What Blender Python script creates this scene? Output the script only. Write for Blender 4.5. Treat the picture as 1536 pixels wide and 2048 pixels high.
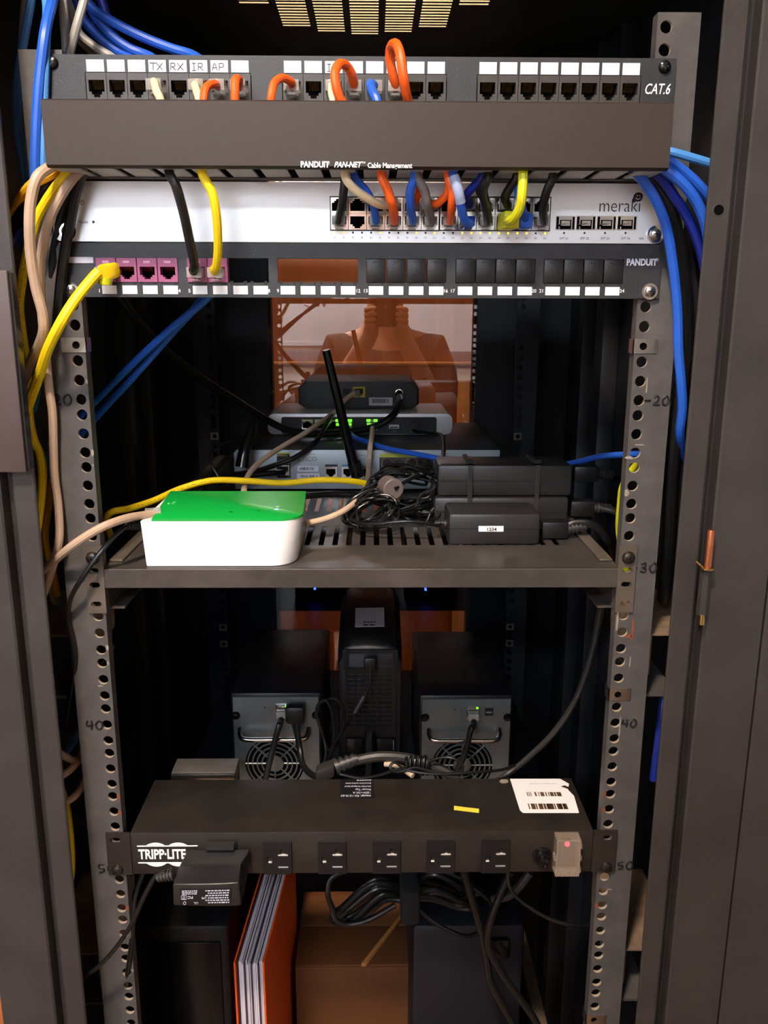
import bpy, bmesh, math, random
from mathutils import Vector, Matrix
random.seed(7)
for o in list(bpy.data.objects): bpy.data.objects.remove(o)
scene = bpy.context.scene
COL = scene.collection
V = Vector

# ------------------------------------------------------------------ camera
F_PX = 1700.0
CAM = V((0.0099, -0.7103, 1.5000))
PITCH, YAW, ROLL = 0.236568, 0.013357, 0.002887
FWD = V((math.sin(YAW)*math.cos(PITCH), math.cos(YAW)*math.cos(PITCH), -math.sin(PITCH)))
_r = V((math.cos(YAW), -math.sin(YAW), 0)); _u = _r.cross(FWD)
RIGHT = _r*math.cos(ROLL) + _u*math.sin(ROLL)
UP = -_r*math.sin(ROLL) + _u*math.cos(ROLL)
cd = bpy.data.cameras.new('camera'); cam = bpy.data.objects.new('camera', cd); COL.objects.link(cam)
cd.sensor_fit = 'VERTICAL'; cd.sensor_height = 36.0; cd.lens = F_PX/2048*36.0
cd.clip_start = 0.005; cd.clip_end = 50
m = Matrix((RIGHT, UP, -FWD)).transposed().to_4x4(); m.translation = CAM
cam.matrix_world = m
scene.camera = cam

# ------------------------------------------------------------------ world, exposure (the room lamp and two added ones are built with their fixtures)
w = bpy.data.worlds.new('world'); scene.world = w; w.use_nodes = True
w.node_tree.nodes['Background'].inputs[0].default_value = (0.5, 0.55, 0.62, 1)
w.node_tree.nodes['Background'].inputs[1].default_value = 0.02
scene.view_settings.view_transform = 'Standard'; scene.view_settings.look = 'None'
scene.view_settings.gamma = 1; scene.view_settings.use_curve_mapping = False
scene.view_settings.exposure = 0.22
LAMP_MAIN, FILL_ROOM, FILL_REAR = 600.0, 44.0, 64.0

# ------------------------------------------------------------------ helpers: pixels to points
def ray(px, py):
    return (FWD + RIGHT*((px-768)/F_PX) - UP*((py-1024)/F_PX))
def P(px, py, Y):
    d = ray(px, py); return CAM + d*((Y-CAM.y)/d.y)
def PZ(px, py, Z):
    d = ray(px, py); return CAM + d*((Z-CAM.z)/d.z)
Z20 = 1.4247
def hz(i):                       # height of rack hole i (three holes to a rack unit)
    z = Z20; k = 20
    while k > i: z += .0127 if (k-1) % 3 == 2 else .015875; k -= 1
    while k < i: z -= .0127 if k % 3 == 2 else .015875; k += 1
    return z
def utop(i): return hz(i)+.00635

# ------------------------------------------------------------------ materials
def lin(c):
    return tuple(((v/255)/12.92 if v/255 <= .04045 else ((v/255+.055)/1.055)**2.4) for v in c)+(1,)
MATS = {}
def mat(name, rgb, rough=.5, metal=0., noise=0., nscale=30., bump=0., bscale=200., emit=None, estr=0., alpha=1., trans=0., ior=1.45, rgb2=None, stretch=(1,1,1), spec=.5, coat=0.):
    if name in MATS: return MATS[name]
    m = bpy.data.materials.new(name); m.use_nodes = True; nt = m.node_tree; b = nt.nodes['Principled BSDF']
    b.inputs['Base Color'].default_value = lin(rgb); b.inputs['Roughness'].default_value = rough
    b.inputs['Metallic'].default_value = metal; b.inputs['IOR'].default_value = ior
    b.inputs['Specular IOR Level'].default_value = spec
    if coat: b.inputs['Coat Weight'].default_value = coat
    if trans: b.inputs['Transmission Weight'].default_value = trans
    if alpha < 1: b.inputs['Alpha'].default_value = alpha
    if emit: b.inputs['Emission Color'].default_value = lin(emit); b.inputs['Emission Strength'].default_value = estr
    if noise or bump:
        tc = nt.nodes.new('ShaderNodeTexCoord'); mp = nt.nodes.new('ShaderNodeMapping')
        mp.inputs['Scale'].default_value = stretch
        nt.links.new(tc.outputs['Object'], mp.inputs[0])
    if noise:
        n = nt.nodes.new('ShaderNodeTexNoise'); n.inputs['Scale'].default_value = nscale; n.inputs['Detail'].default_value = 6
        n.inputs['Roughness'].default_value = .65
        nt.links.new(mp.outputs[0], n.inputs['Vector'])
        cr = nt.nodes.new('ShaderNodeValToRGB'); c = lin(rgb)
        cr.color_ramp.elements[0].position = .3; cr.color_ramp.elements[1].position = .72
        cr.color_ramp.elements[0].color = tuple(v*(1-noise) for v in c[:3])+(1,)
        cr.color_ramp.elements[1].color = lin(rgb2) if rgb2 else tuple(min(1, v*(1+noise)) for v in c[:3])+(1,)
        nt.links.new(n.outputs['Fac'], cr.inputs[0]); nt.links.new(cr.outputs[0], b.inputs['Base Color'])
        mr = nt.nodes.new('ShaderNodeMapRange'); mr.inputs[3].default_value = max(.03, rough-.12); mr.inputs[4].default_value = min(1, rough+.12)
        nt.links.new(n.outputs['Fac'], mr.inputs[0]); nt.links.new(mr.outputs[0], b.inputs['Roughness'])
    if bump:
        n2 = nt.nodes.new('ShaderNodeTexNoise'); n2.inputs['Scale'].default_value = bscale; n2.inputs['Detail'].default_value = 4
        nt.links.new(mp.outputs[0], n2.inputs['Vector'])
        bp = nt.nodes.new('ShaderNodeBump'); bp.inputs['Strength'].default_value = bump; bp.inputs['Distance'].default_value = .002
        nt.links.new(n2.outputs['Fac'], bp.inputs['Height']); nt.links.new(bp.outputs[0], b.inputs['Normal'])
    MATS[name] = m; return m

M = {}
M['post']   = mat('post_paint', (50,47,45), .42, 0, .16, 14, .12, 500, rgb2=(58,54,52))
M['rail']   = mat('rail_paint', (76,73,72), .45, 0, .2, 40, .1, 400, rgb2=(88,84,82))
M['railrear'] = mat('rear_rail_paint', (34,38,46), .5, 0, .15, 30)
M['bracket'] = mat('bracket_steel', (96,87,77), .4, .3, .18, 60)
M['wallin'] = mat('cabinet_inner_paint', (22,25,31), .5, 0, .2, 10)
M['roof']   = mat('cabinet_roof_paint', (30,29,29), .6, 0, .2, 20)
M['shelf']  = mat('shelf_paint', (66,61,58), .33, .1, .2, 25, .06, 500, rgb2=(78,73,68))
M['panel']  = mat('panel_black', (42,43,46), .42, 0, .12, 80, .12, 900)
M['cover']  = mat('cover_plastic', (44,34,28), .55, 0, .12, 60, .05, 500, stretch=(.3,1,4))
M['duct']   = mat('duct_plastic', (172,176,176), .4, 0, .08, 40)
M['black']  = mat('black_plastic', (22,22,23), .38, 0, .15, 90, .1, 900)
M['blackgl'] = mat('black_gloss_plastic', (14,14,15), .2)
M['hole']   = mat('port_cavity', (6,6,6), .8, spec=.05)
M['jack']   = mat('jack_plastic', (58,54,51), .4, 0, .1, 80)
M['gold']   = mat('contact_gold', (196,160,92), .25, 1)
M['label']  = mat('paper_label', (206,206,220), .6)
M['white']  = mat('white_print', (238,238,238), .5)
M['ink']    = mat('black_ink', (18,18,20), .55)
M['penink'] = mat('pen_ink', (60,62,82), .6)
M['grey']   = mat('grey_print', (110,112,114), .5)
M['clear']  = mat('clear_plug', (196,192,186), .12, 0, alpha=.42, spec=.8)
M['steel']  = mat('zinc_steel', (190,186,176), .28, 1)
M['chrome'] = mat('bright_nickel', (215,212,205), .16, 1)
M['darksteel'] = mat('blackened_screw', (70,64,58), .35, .8, .2, 200)
M['silverpaint'] = mat('silver_white_face', (246,249,250), .36, .5)
M['silver'] = mat('silver_shell', (232,236,238), .36, .35)
M['ciscof'] = mat('router_face_grey', (150,158,163), .42, .3, .06, 30)
M['ciscot'] = mat('router_top_dark', (40,42,45), .42, 0, .1, 40)
M['modem']  = mat('modem_plastic', (62,66,70), .45, 0, .1, 60, .12, 1200)
M['magenta'] = mat('jack_mauve', (142,72,112), .4, 0, .06, 60)
M['white_box'] = mat('white_gloss_plastic', (246,244,240), .3, coat=.2)
M['green']  = mat('green_plastic', (16,158,62), .28, coat=.3)
M['brick']  = mat('adapter_plastic', (38,37,37), .38, 0, .14, 50, .1, 900)
M['pdu']    = mat('power_strip_paint', (40,36,33), .36, .1, .14, 30, .12, 700, rgb2=(48,43,39))
M['wood']   = mat('orange_wood', (150,82,40), .42, 0, .2, 6, rgb2=(168,96,50), stretch=(9,9,.5))
M['woodlt'] = mat('light_wood_trim', (186,124,68), .4, 0, .2, 6, stretch=(9,9,.5))
M['card']   = mat('brown_cardboard', (102,60,26), .75, 0, .14, 14)
M['dust']   = mat('dusty_steel', (112,92,72), .85, 0, .3, 45, .2, 200, rgb2=(138,114,90))
M['brass']  = mat('brass', (190,160,96), .3, 1)
M['copper'] = mat('copper_pin', (176,104,70), .34, .85, .12, 120)
M['strip']  = mat('mauve_plastic_strip', (72,60,59), .5, 0, .1, 30)
M['orangecover'] = mat('orange_card_cover', (226,86,24), .45, 0, .08, 30)
M['paper']  = mat('page_edges', (206,196,200), .7, 0, .25, 12, stretch=(60,1,1))
M['navy']   = mat('dark_navy_plastic', (17,19,26), .5, 0, .1, 30)
M['yellowlab'] = mat('yellow_label', (226,214,70), .5)
M['olive']  = mat('lime_strip', (168,172,62), .5)
M['clearcover'] = mat('frosted_cover', (196,178,158), .35, 0, alpha=.20)
M['redled'] = mat('red_lamp', (255,40,50), .3, emit=(255,40,50), estr=6)
M['greenled'] = mat('green_led', (110,255,40), .3, emit=(110,255,40), estr=1.4)
M['amberled'] = mat('amber_led', (255,214,60), .3, emit=(255,214,60), estr=1.6)
M['blueled'] = mat('blue_led', (60,110,255), .3, emit=(40,70,255), estr=40)
M['skylited'] = mat('sky_led', (120,200,255), .3, emit=(120,200,255), estr=2.0)
M['skin']   = mat('skin', (190,140,112), .5, 0, .06, 40)
M['shirt']  = mat('dark_shirt', (58,46,40), .85, 0, .1, 20)
M['hair']   = mat('dark_hair', (34,28,24), .7)
M['trouser'] = mat('dark_trousers', (40,42,50), .85)
M['rust']   = mat('rust_stain', (124,66,42), .8, 0, .2, 200)
M['edge']   = mat('bare_lit_hole_edge', (176,160,140), .5, .2)  # bare hole walls, coloured lighter to bring out their lit crescents
M['dirt']   = mat('worn_bare_metal', (146,136,124), .6, 0, .3, 300)
def cab(n, rgb, rough=.42): M[n] = mat(n, rgb, rough, 0, .06, 80)
cab('c_blue', (38,92,196)); cab('c_lblue', (74,138,206)); cab('c_navy', (26,44,140)); cab('c_orange', (232,92,26)); cab('c_yellow', (238,204,20))
cab('c_amber', (226,164,22)); cab('c_tan', (176,150,128)); cab('c_cream', (226,204,164)); cab('c_grey', (150,148,142)); cab('c_dgrey', (104,98,98))
cab('c_black', (20,20,20), .32); cab('c_lime', (196,196,24)); cab('c_charcoal', (46,44,42)); cab('c_beige', (206,178,150))
M['wrap'] = mat('clear_cable_wrap', (190,200,220), .15, 0, alpha=.55)

# ------------------------------------------------------------------ helpers: meshes
ORG = {}
def catmull(pts, sub=8):
    pts = [V(p) for p in pts]
    if len(pts) < 3: return pts
    e = [pts[0]*2-pts[1]] + pts + [pts[-1]*2-pts[-2]]; out = []
    for i in range(1, len(e)-2):
        p0, p1, p2, p3 = e[i-1], e[i], e[i+1], e[i+2]
        for k in range(sub):
            t = k/sub
            out.append(.5*((2*p1)+(p2-p0)*t+(2*p0-5*p1+4*p2-p3)*t*t+(3*p1-p0-3*p2+p3)*t*t*t))
    out.append(pts[-1]); return out
class MB:
    def __init__(s): s.bm = bmesh.new()
    def box(s, x0, x1, y0, y1, z0, z1, bev=0, seg=2, M4=None):
        r = bmesh.ops.create_cube(s.bm, size=1); vs = r['verts']
        for v in vs: v.co = V(((x0+x1)/2+v.co.x*(x1-x0), (y0+y1)/2+v.co.y*(y1-y0), (z0+z1)/2+v.co.z*(z1-z0)))
        if bev:
            es = list({e for v in vs for e in v.link_edges})
            r = bmesh.ops.bevel(s.bm, geom=es, offset=bev, segments=seg, affect='EDGES', profile=.5, clamp_overlap=True)
            vs = list({v for f in r['faces'] for v in f.verts} | {v for v in vs if v.is_valid})
        if M4 is not None:
            for v in vs: v.co = M4 @ v.co
        return s
    def obox(s, o, u, v, w, bev=0, seg=2):
        "box with corner o and edge vectors u, v, w"
        o, u, v, w = V(o), V(u), V(v), V(w)
        m = Matrix((u, v, w)).transposed().to_4x4(); m.translation = o
        lu = (u.length, v.length, w.length)
        if bev:
            m2 = Matrix((u.normalized(), v.normalized(), w.normalized())).transposed().to_4x4(); m2.translation = o
            return s.box(0, lu[0], 0, lu[1], 0, lu[2], bev, seg, m2)
        return s.box(0, 1, 0, 1, 0, 1, 0, 2, m)
    def prism(s, poly, o, u, v, w, bev=0, seg=2):
        o, u, v, w = V(o), V(u), V(v), V(w); n = len(poly)
        a = [s.bm.verts.new(o+u*p[0]+v*p[1]) for p in poly]; b = [s.bm.verts.new(o+u*p[0]+v*p[1]+w) for p in poly]
        f1 = s.bm.faces.new(a); f2 = s.bm.faces.new(b[::-1]); fs = [f1, f2]
        for i in range(n): fs.append(s.bm.faces.new((a[i], b[i], b[(i+1) % n], a[(i+1) % n])))
        bmesh.ops.recalc_face_normals(s.bm, faces=fs)
        if bev:
            es = list({e for f in (f1, f2) for e in f.edges})
            bmesh.ops.bevel(s.bm, geom=es, offset=bev, segments=seg, affect='EDGES', profile=.5, clamp_overlap=True)
        return s
    def loft(s, rings, cap=True):
        R_ = [[s.bm.verts.new(p) for p in r] for r in rings]; n = len(R_[0]); fs = []
        for a, b in zip(R_, R_[1:]):
            for i in range(n): fs.append(s.bm.faces.new((a[i], a[(i+1) % n], b[(i+1) % n], b[i])))
        if cap: fs.append(s.bm.faces.new(R_[0][::-1])); fs.append(s.bm.faces.new(R_[-1]))
        bmesh.ops.recalc_face_normals(s.bm, faces=fs); return s
    def tube(s, pts, r, n=10, sub=8, smooth=True, cap=True, rad=None):
        pts = catmull(pts, sub) if smooth else [V(p) for p in pts]
        t0 = (pts[1]-pts[0]).normalized(); nrm = t0.orthogonal().normalized(); rings = []
        for i, p in enumerate(pts):
            t = (pts[min(i+1, len(pts)-1)]-pts[max(i-1, 0)])
            if t.length < 1e-9: t = t0
            t.normalize(); nrm = (nrm-t*nrm.dot(t))
            nrm = nrm.normalized() if nrm.length > 1e-9 else t.orthogonal().normalized(); bn = t.cross(nrm)
            rr = rad(i/(len(pts)-1)) if rad else r
            rings.append([p+(nrm*math.cos(2*math.pi*k/n)+bn*math.sin(2*math.pi*k/n))*rr for k in range(n)])
        return s.loft(rings, cap)
    def cyl(s, o, axis, r, L, n=20, r2=None):
        o, a = V(o), V(axis).normalized(); u = a.orthogonal().normalized(); v = a.cross(u); r2 = r if r2 is None else r2
        return s.loft([[o+a*h+(u*math.cos(2*math.pi*k/n)+v*math.sin(2*math.pi*k/n))*q for k in range(n)] for h, q in ((0, r), (L, r2))])
    def lathe(s, prof, o, axis, n=20):
        o, a = V(o), V(axis).normalized(); u = a.orthogonal().normalized(); v = a.cross(u)
        return s.loft([[o+a*h+(u*math.cos(2*math.pi*k/n)+v*math.sin(2*math.pi*k/n))*max(q, 1e-5) for k in range(n)] for h, q in prof])
    def grid(s, o, u, v, w, us, vs, solid):
        "plate of cells; solid(i,j) false leaves a real opening; w is the thickness vector"
        o, u, v, w = V(o), V(u), V(v), V(w); bm = s.bm; A, B = {}, {}; fs = []
        def g(D, i, j, off):
            if (i, j) not in D: D[i, j] = bm.verts.new(o+u*us[i]+v*vs[j]+off)
            return D[i, j]
        ni, nj = len(us)-1, len(vs)-1
        S = [[bool(solid(i, j)) for j in range(nj)] for i in range(ni)]; z = V((0, 0, 0))
        ok = lambda i, j: 0 <= i < ni and 0 <= j < nj and S[i][j]
        for i in range(ni):
            for j in range(nj):
                if not S[i][j]: continue
                c = ((i, j), (i+1, j), (i+1, j+1), (i, j+1))
                fs.append(bm.faces.new([g(A, a, b, z) for a, b in c])); fs.append(bm.faces.new([g(B, a, b, w) for a, b in c][::-1]))
                for (di, dj, e) in ((0, -1, (0, 1)), (1, 0, (1, 2)), (0, 1, (2, 3)), (-1, 0, (3, 0))):
                    if not ok(i+di, j+dj):
                        p, q = c[e[0]], c[e[1]]
                        fs.append(bm.faces.new((g(A, *p, z), g(B, *p, w), g(B, *q, w), g(A, *q, z))))
        bmesh.ops.recalc_face_normals(bm, faces=fs); return s
    def cells(s, o, u, v, w, cells, n=20, edge_slot=0):
        "cells with one rounded hole each: (u0,u1,v0,v1,cu,cv,ru,rv)"
        o, u, v, w = V(o), V(u), V(v), V(w); fs = []
        for (u0, u1, v0, v1, cu, cv, ru, rv) in cells:
            ang = sorted([2*math.pi*k/n+.01 for k in range(n)] + [math.atan2(b-cv, a-cu) % (2*math.pi) for a in (u0, u1) for b in (v0, v1)])
            oa, ob, ia, ib = [], [], [], []
            for t in ang:
                c, sn = math.cos(t), math.sin(t)
                k = min(((u1-cu)/c if c > 1e-9 else (u0-cu)/c if c < -1e-9 else 9e9), ((v1-cv)/sn if sn > 1e-9 else (v0-cv)/sn if sn < -1e-9 else 9e9))
                if abs(ru-rv) < 1e-6: ii = ru
                else:                       # stadium slot
                    r_ = min(ru, rv); ex = max(ru, rv)-r_; lo, hi = 0, max(ru, rv)*1.5
                    for _ in range(24):
                        md = (lo+hi)/2; a_, b_ = md*c, md*sn
                        if ru > rv: dd = math.hypot(max(abs(a_)-ex, 0), b_)
                        else: dd = math.hypot(a_, max(abs(b_)-ex, 0))
                        if dd < r_: lo = md
                        else: hi = md
                    ii = lo
                po = o+u*(cu+k*c)+v*(cv+k*sn); pi_ = o+u*(cu+ii*c)+v*(cv+ii*sn)
                oa.append(s.bm.verts.new(po)); ob.append(s.bm.verts.new(po+w)); ia.append(s.bm.verts.new(pi_)); ib.append(s.bm.verts.new(pi_+w))
            N = len(ang)
            for i in range(N):
                j = (i+1) % N
                fs += [s.bm.faces.new((oa[i], oa[j], ia[j], ia[i])), s.bm.faces.new((ob[j], ob[i], ib[i], ib[j])),
                       s.bm.faces.new((ia[i], ia[j], ib[j], ib[i])), s.bm.faces.new((oa[j], oa[i], ob[i], ob[j]))]
                fs[-2].material_index = edge_slot
        return s
    def mesh(s, me, m4):
        bm2 = bmesh.new(); bm2.from_mesh(me); bm2.transform(m4); tmp = bpy.data.meshes.new('t'); bm2.to_mesh(tmp); bm2.free()
        s.bm.from_mesh(tmp); bpy.data.meshes.remove(tmp); return s
    def text(s, body, o, u, v, size, align='LEFT', bold=0., shear=0., sx=1., depth=.00012, n=None):
        o, u, v = V(o), V(u).normalized(), V(v).normalized(); nn = u.cross(v)
        c = bpy.data.curves.new('t', 'FONT'); c.body = body; c.size = size; c.align_x = align; c.align_y = 'CENTER'
        c.offset = bold*size; c.shear = shear; c.extrude = depth; c.resolution_u = 3; c.fill_mode = 'FRONT'
        ob = bpy.data.objects.new('t', c); COL.objects.link(ob)
        dg = bpy.context.evaluated_depsgraph_get(); me = bpy.data.meshes.new_from_object(ob.evaluated_get(dg))
        m4 = Matrix((u*sx, v, nn)).transposed().to_4x4(); m4.translation = o
        s.mesh(me, m4); bpy.data.objects.remove(ob); bpy.data.curves.remove(c); bpy.data.meshes.remove(me); return s
    def strokes(s, strokes, o, u, v, scale, r):
        "pen strokes in a 0..1 box"
        o, u, v = V(o), V(u).normalized(), V(v).normalized()
        for st in strokes:
            pts = [o+u*(a*scale)+v*(b*scale) for a, b in st]
            if len(pts) > 2: pts = catmull(pts, 4)
            s.tube(pts, r, 6, smooth=False)
        return s
    def build(s, name, material, parent=None, label=None, cat=None, group=None, kind=None, origin=None, smooth=35):
        me = bpy.data.meshes.new(name); bmesh.ops.remove_doubles(s.bm, verts=s.bm.verts, dist=1e-7)
        if parent is not None: org = ORG[parent.name]
        elif origin is not None: org = V(origin)
        else:
            co = [v.co for v in s.bm.verts]
            org = V(((min(c.x for c in co)+max(c.x for c in co))/2, (min(c.y for c in co)+max(c.y for c in co))/2, min(c.z for c in co)))
        bmesh.ops.translate(s.bm, verts=s.bm.verts, vec=-org)
        s.bm.to_mesh(me); s.bm.free()
        for mm in (material if isinstance(material, (list, tuple)) else [material]): me.materials.append(mm)
        if smooth:
            for p in me.polygons: p.use_smooth = True
            me.set_sharp_from_angle(angle=math.radians(smooth))
        o = bpy.data.objects.new(name, me); COL.objects.link(o)
        if parent is not None: o.parent = parent
        else: o.location = org
        ORG[o.name] = org
        tag(o, label, cat, group, kind); return o
def tag(o, label=None, cat=None, group=None, kind=None):
    for k, v in (('label', label), ('category', cat), ('group', group), ('kind', kind)):
        if v: o[k] = v
    return o
def thing(name, label, cat, loc=(0, 0, 0), group=None, kind=None):
    o = bpy.data.objects.new(name, None); COL.objects.link(o); o.location = V(loc); o.empty_display_size = .05
    ORG[o.name] = V(loc); return tag(o, label, cat, group, kind)
def inst(src, parent, off, name=None):
    "copy of a part (and its sub-parts) moved by off, sharing mesh data"
    c = src.copy(); COL.objects.link(c); c.parent = parent; c.location = src.location+V(off)
    ORG[c.name] = ORG[src.name]+V(off)
    for ch in list(src.children):
        d = ch.copy(); COL.objects.link(d); d.parent = c
    return c
def part(name, material, parent, *boxes, bev=0):
    mb = MB()
    for b in boxes: mb.box(*b, bev=bev)
    return mb.build(name, material, parent)
X_, Y_, Z_ = V((1, 0, 0)), V((0, 1, 0)), V((0, 0, 1))
def ftext(parent, name, material, items):
    "front-facing lettering: (text, centre/left point, size, kwargs)"
    mb = MB()
    for body, pt, size, kw in items: mb.text(body, pt, X_, Z_, size, **kw)
    return mb.build(name, material, parent, smooth=0)
# ================================================================== the room
def struct(name, mb, material): return mb.build(name, material, kind='structure')
M['wall']  = mat('white_wall_paint', (226,222,218), .8, 0, .03, 8)
M['ceil']  = mat('ceiling_paint', (214,204,186), .85, 0, .05, 20)
M['floor'] = mat('brown_floor', (120,84,56), .5, 0, .2, 5)
RX0, RX1, RY0, RY1, RZ = -1.9, 1.9, -3.0, 1.25, 2.6
struct('floor', MB().box(RX0, RX1, RY0, RY1, -.05, 0), M['floor'])
struct('ceiling', MB().box(RX0, RX1, RY0, RY1, RZ, RZ+.05), M['ceil'])
struct('wall_left', MB().box(RX0-.05, RX0, RY0, RY1, 0, RZ), M['wall'])
struct('wall_right', MB().box(RX1, RX1+.05, RY0, RY1, 0, RZ), M['wall'])
struct('wall_front', MB().box(RX0, RX1, RY0-.05, RY0, 0, RZ), M['wall'])
struct('wall_back', MB().box(RX0, RX1, RY1, RY1+.05, 0, RZ), mat('cream_wall_paint', (214,190,150), .8, 0, .04, 8))
struct('trim_4', MB().box(RX0, RX1, RY1-.012, RY1-.0005, 0, 1.72, bev=.002), M['wood'])
zr = P(740, 727, RY1-.02).z
struct('trim_1', MB().box(RX0, RX1, RY1-.034, RY1-.0125, zr-.003, zr+.004, bev=.003), M['woodlt'])
xt = P(922, 900, RY1-.02)
struct('trim_2', MB().box(xt.x-.012, xt.x+.016, RY1-.03, RY1-.0125, .2, zr-.009, bev=.003), M['woodlt'])
struct('trim_3', MB().box(RX0, RX1, RY0+.0005, RY0+.02, 1.16, 1.25, bev=.003), mat('grey_wall_trim', (120,122,126), .5, 0, .08, 10))
cu = thing('wooden_cupboard', 'low orange wood cupboard standing left of the cabinet', 'cupboard', (-.60, .3, 0))
part('body', M['wood'], cu, (-.85, -.345, .02, .60, 0, .90), bev=.004); part('top', M['woodlt'], cu, (-.86, -.340, .0, .61, .9005, .925), bev=.004)
for xx in (-.84, -.595): dd = part('door', M['wood'], cu, (xx, xx+.24, .004, .0195, .06, .88), bev=.003); part('knob', M['steel'], dd, (xx+.20, xx+.215, -.012, .0038, .62, .635), bev=.004)
# a blue-grey locker against the wall behind the photographer, a whiteboard with writing beside it
lk = thing('locker', 'blue-grey metal locker against the white wall behind the photographer', 'locker', (.62, RY0+.2, 0))
lkm = mat('locker_paint', (112,128,150), .5, 0, .06, 10)
part('body', lkm, lk, (.50, .74, RY0+.03, RY0+.40, 0, 1.95), bev=.004)
dr = part('door', lkm, lk, (.51, .73, RY0+.40, RY0+.412, .06, 1.93), bev=.003)
part('handle', M['steel'], dr, (.53, .545, RY0+.412, RY0+.435, 1.0, 1.12), bev=.002)
bd = thing('whiteboard', 'whiteboard with handwritten letters on the wall behind the photographer', 'whiteboard', (-.75, RY0+.02, 1.30))
part('board', mat('whiteboard_enamel', (236,236,236), .25), bd, (-1.35, -.15, RY0+.001, RY0+.015, 1.30, 2.2), bev=.002)
part('frame', M['silver'], bd, (-1.37, -1.35, RY0+.001, RY0+.022, 1.28, 2.22), (-.15, -.13, RY0+.001, RY0+.022, 1.28, 2.22), (-1.35, -.15, RY0+.001, RY0+.022, 1.28, 1.30), (-1.35, -.15, RY0+.001, RY0+.022, 2.20, 2.22))
mbt = MB()
LET = {'W': [[(0, 1), (.25, 0), (.5, .8), (.75, 0), (1, 1)]], 'C': [[(.9, .85), (.5, 1), (.1, .7), (.05, .3), (.4, 0), (.9, .15)]],
       'M': [[(0, 0), (.1, 1), (.5, .3), (.9, 1), (1, 0)]], 'T': [[(0, 1), (1, 1)], [(.5, 1), (.45, 0)]], 'X': [[(0, 1), (.9, 0)], [(.9, 1), (0, 0)]],
       'R': [[(0, 0), (.05, 1)], [(.05, 1), (.6, .95), (.6, .55), (.05, .5)], [(.2, .5), (.8, 0)]], 'I': [[(.1, 1), (.7, 1)], [(.4, 1), (.4, 0)], [(.1, 0), (.7, 0)]],
       'A': [[(0, 0), (.4, 1), (.8, 0)], [(.15, .4), (.65, .4)]], 'P': [[(.05, 0), (.1, 1)], [(.1, 1), (.7, .95), (.65, .5), (.08, .48)]],
       '0': [[(.4, 1), (.05, .6), (.15, .1), (.5, 0), (.75, .4), (.65, .85), (.4, 1)]], '2': [[(.05, .75), (.3, 1), (.6, .8), (.45, .4), (.05, .05), (.75, .05)]],
       '3': [[(.1, .9), (.5, 1), (.55, .65), (.25, .5), (.6, .35), (.5, .05), (.05, .1)]], '4': [[(.15, 1), (.05, .45), (.75, .5)], [(.6, 1), (.55, 0)]],
       '5': [[(.7, 1), (.2, .95), (.15, .55), (.55, .5), (.6, .15), (.1, .02)]], '-': [[(0, .5), (.7, .5)]]}
def hand(mb, s, o, u, v, size, r, adv=1.15):
    o, u = V(o), V(u).normalized()
    for i, ch in enumerate(s): mb.strokes(LET[ch], o+u*(i*adv*size*.85), u, v, size, r)
    return mb
# the board is seen in the glass; the letters run the right way round for somebody facing that wall
hand(mbt, 'MC', (-.36, RY0+.0155, 1.62), -X_, Z_, .07, .003); hand(mbt, 'WC', (-.36, RY0+.0155, 1.50), -X_, Z_, .07, .003)
mbt.build('handwriting', M['ink'], bd)

def lamp(loc, sx, sy, strength, rgb, label):
    x, y = loc
    t = thing('ceiling_light', label, 'light', (x, y, RZ-.05), 'ceiling lights of the room')
    part('frame', mat('lamp_frame', (210,210,208), .5), t, (x-sx/2-.02, x-sx/2, y-sy/2-.02, y+sy/2+.02, RZ-.05, RZ-.0005), (x+sx/2, x+sx/2+.02, y-sy/2-.02, y+sy/2+.02, RZ-.05, RZ-.0005),
         (x-sx/2, x+sx/2, y-sy/2-.02, y-sy/2, RZ-.05, RZ-.0005), (x-sx/2, x+sx/2, y+sy/2, y+sy/2+.02, RZ-.05, RZ-.0005))
    part('diffuser', mat('lamp_glow_%d' % int(strength*100), (250,250,250), .6, emit=rgb, estr=strength), t, (x-sx/2, x+sx/2, y-sy/2, y+sy/2, RZ-.046, RZ-.036))
lamp((-.26, -.92), .155, .155, LAMP_MAIN, (255,234,214), 'small warm square ceiling lamp in front of the cabinet')
lamp((-.62, -2.5), 1.2, .4, FILL_ROOM, (226,238,255), 'added wide cool ceiling lamp brightening the white wall')  # added fill: brightens the wall behind the camera and what mirrors it
lamp((.05, 1.12), .5, .12, FILL_REAR, (255,232,204), 'added warm ceiling lamp lighting the wood behind the cabinet')  # added lamp: brightens the wood behind the glass and the roof vent

# ================================================================== the cabinet
CT = 1.83
cab_ = thing('rack_cabinet', 'grey-brown steel equipment cabinet with open front holding the network gear', 'cabinet', (0, .3, 0))
# front posts: profile in x-y, extruded upright
def post_profile(sg, wide):
    pts = [(.257, -.047), (.257, -.0490), (.2580, -.05), (.2735, -.05), (.2755, -.0485), (.2755, -.038), (.2825, -.038), (.2825, -.0525), (.284, -.054)]
    pts += [(wide, -.054), (wide, -.02), (.290, -.02), (.290, -.035), (.273, -.035), (.273, -.047)]
    return [(sg*a, b) for a, b in pts]
def post(sg, wide):
    pr = post_profile(sg, wide)
    mb = MB(); mb.prism(pr, (0, 0, 0.0), X_, Y_, (0, 0, CT)); return mb
post(-1, .331).build('front_post', M['post'], cab_)
hzz = P(1448, 420, -.05)
pr = post(1, .331)
pp = pr.build('front_post', M['post'], cab_)
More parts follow.
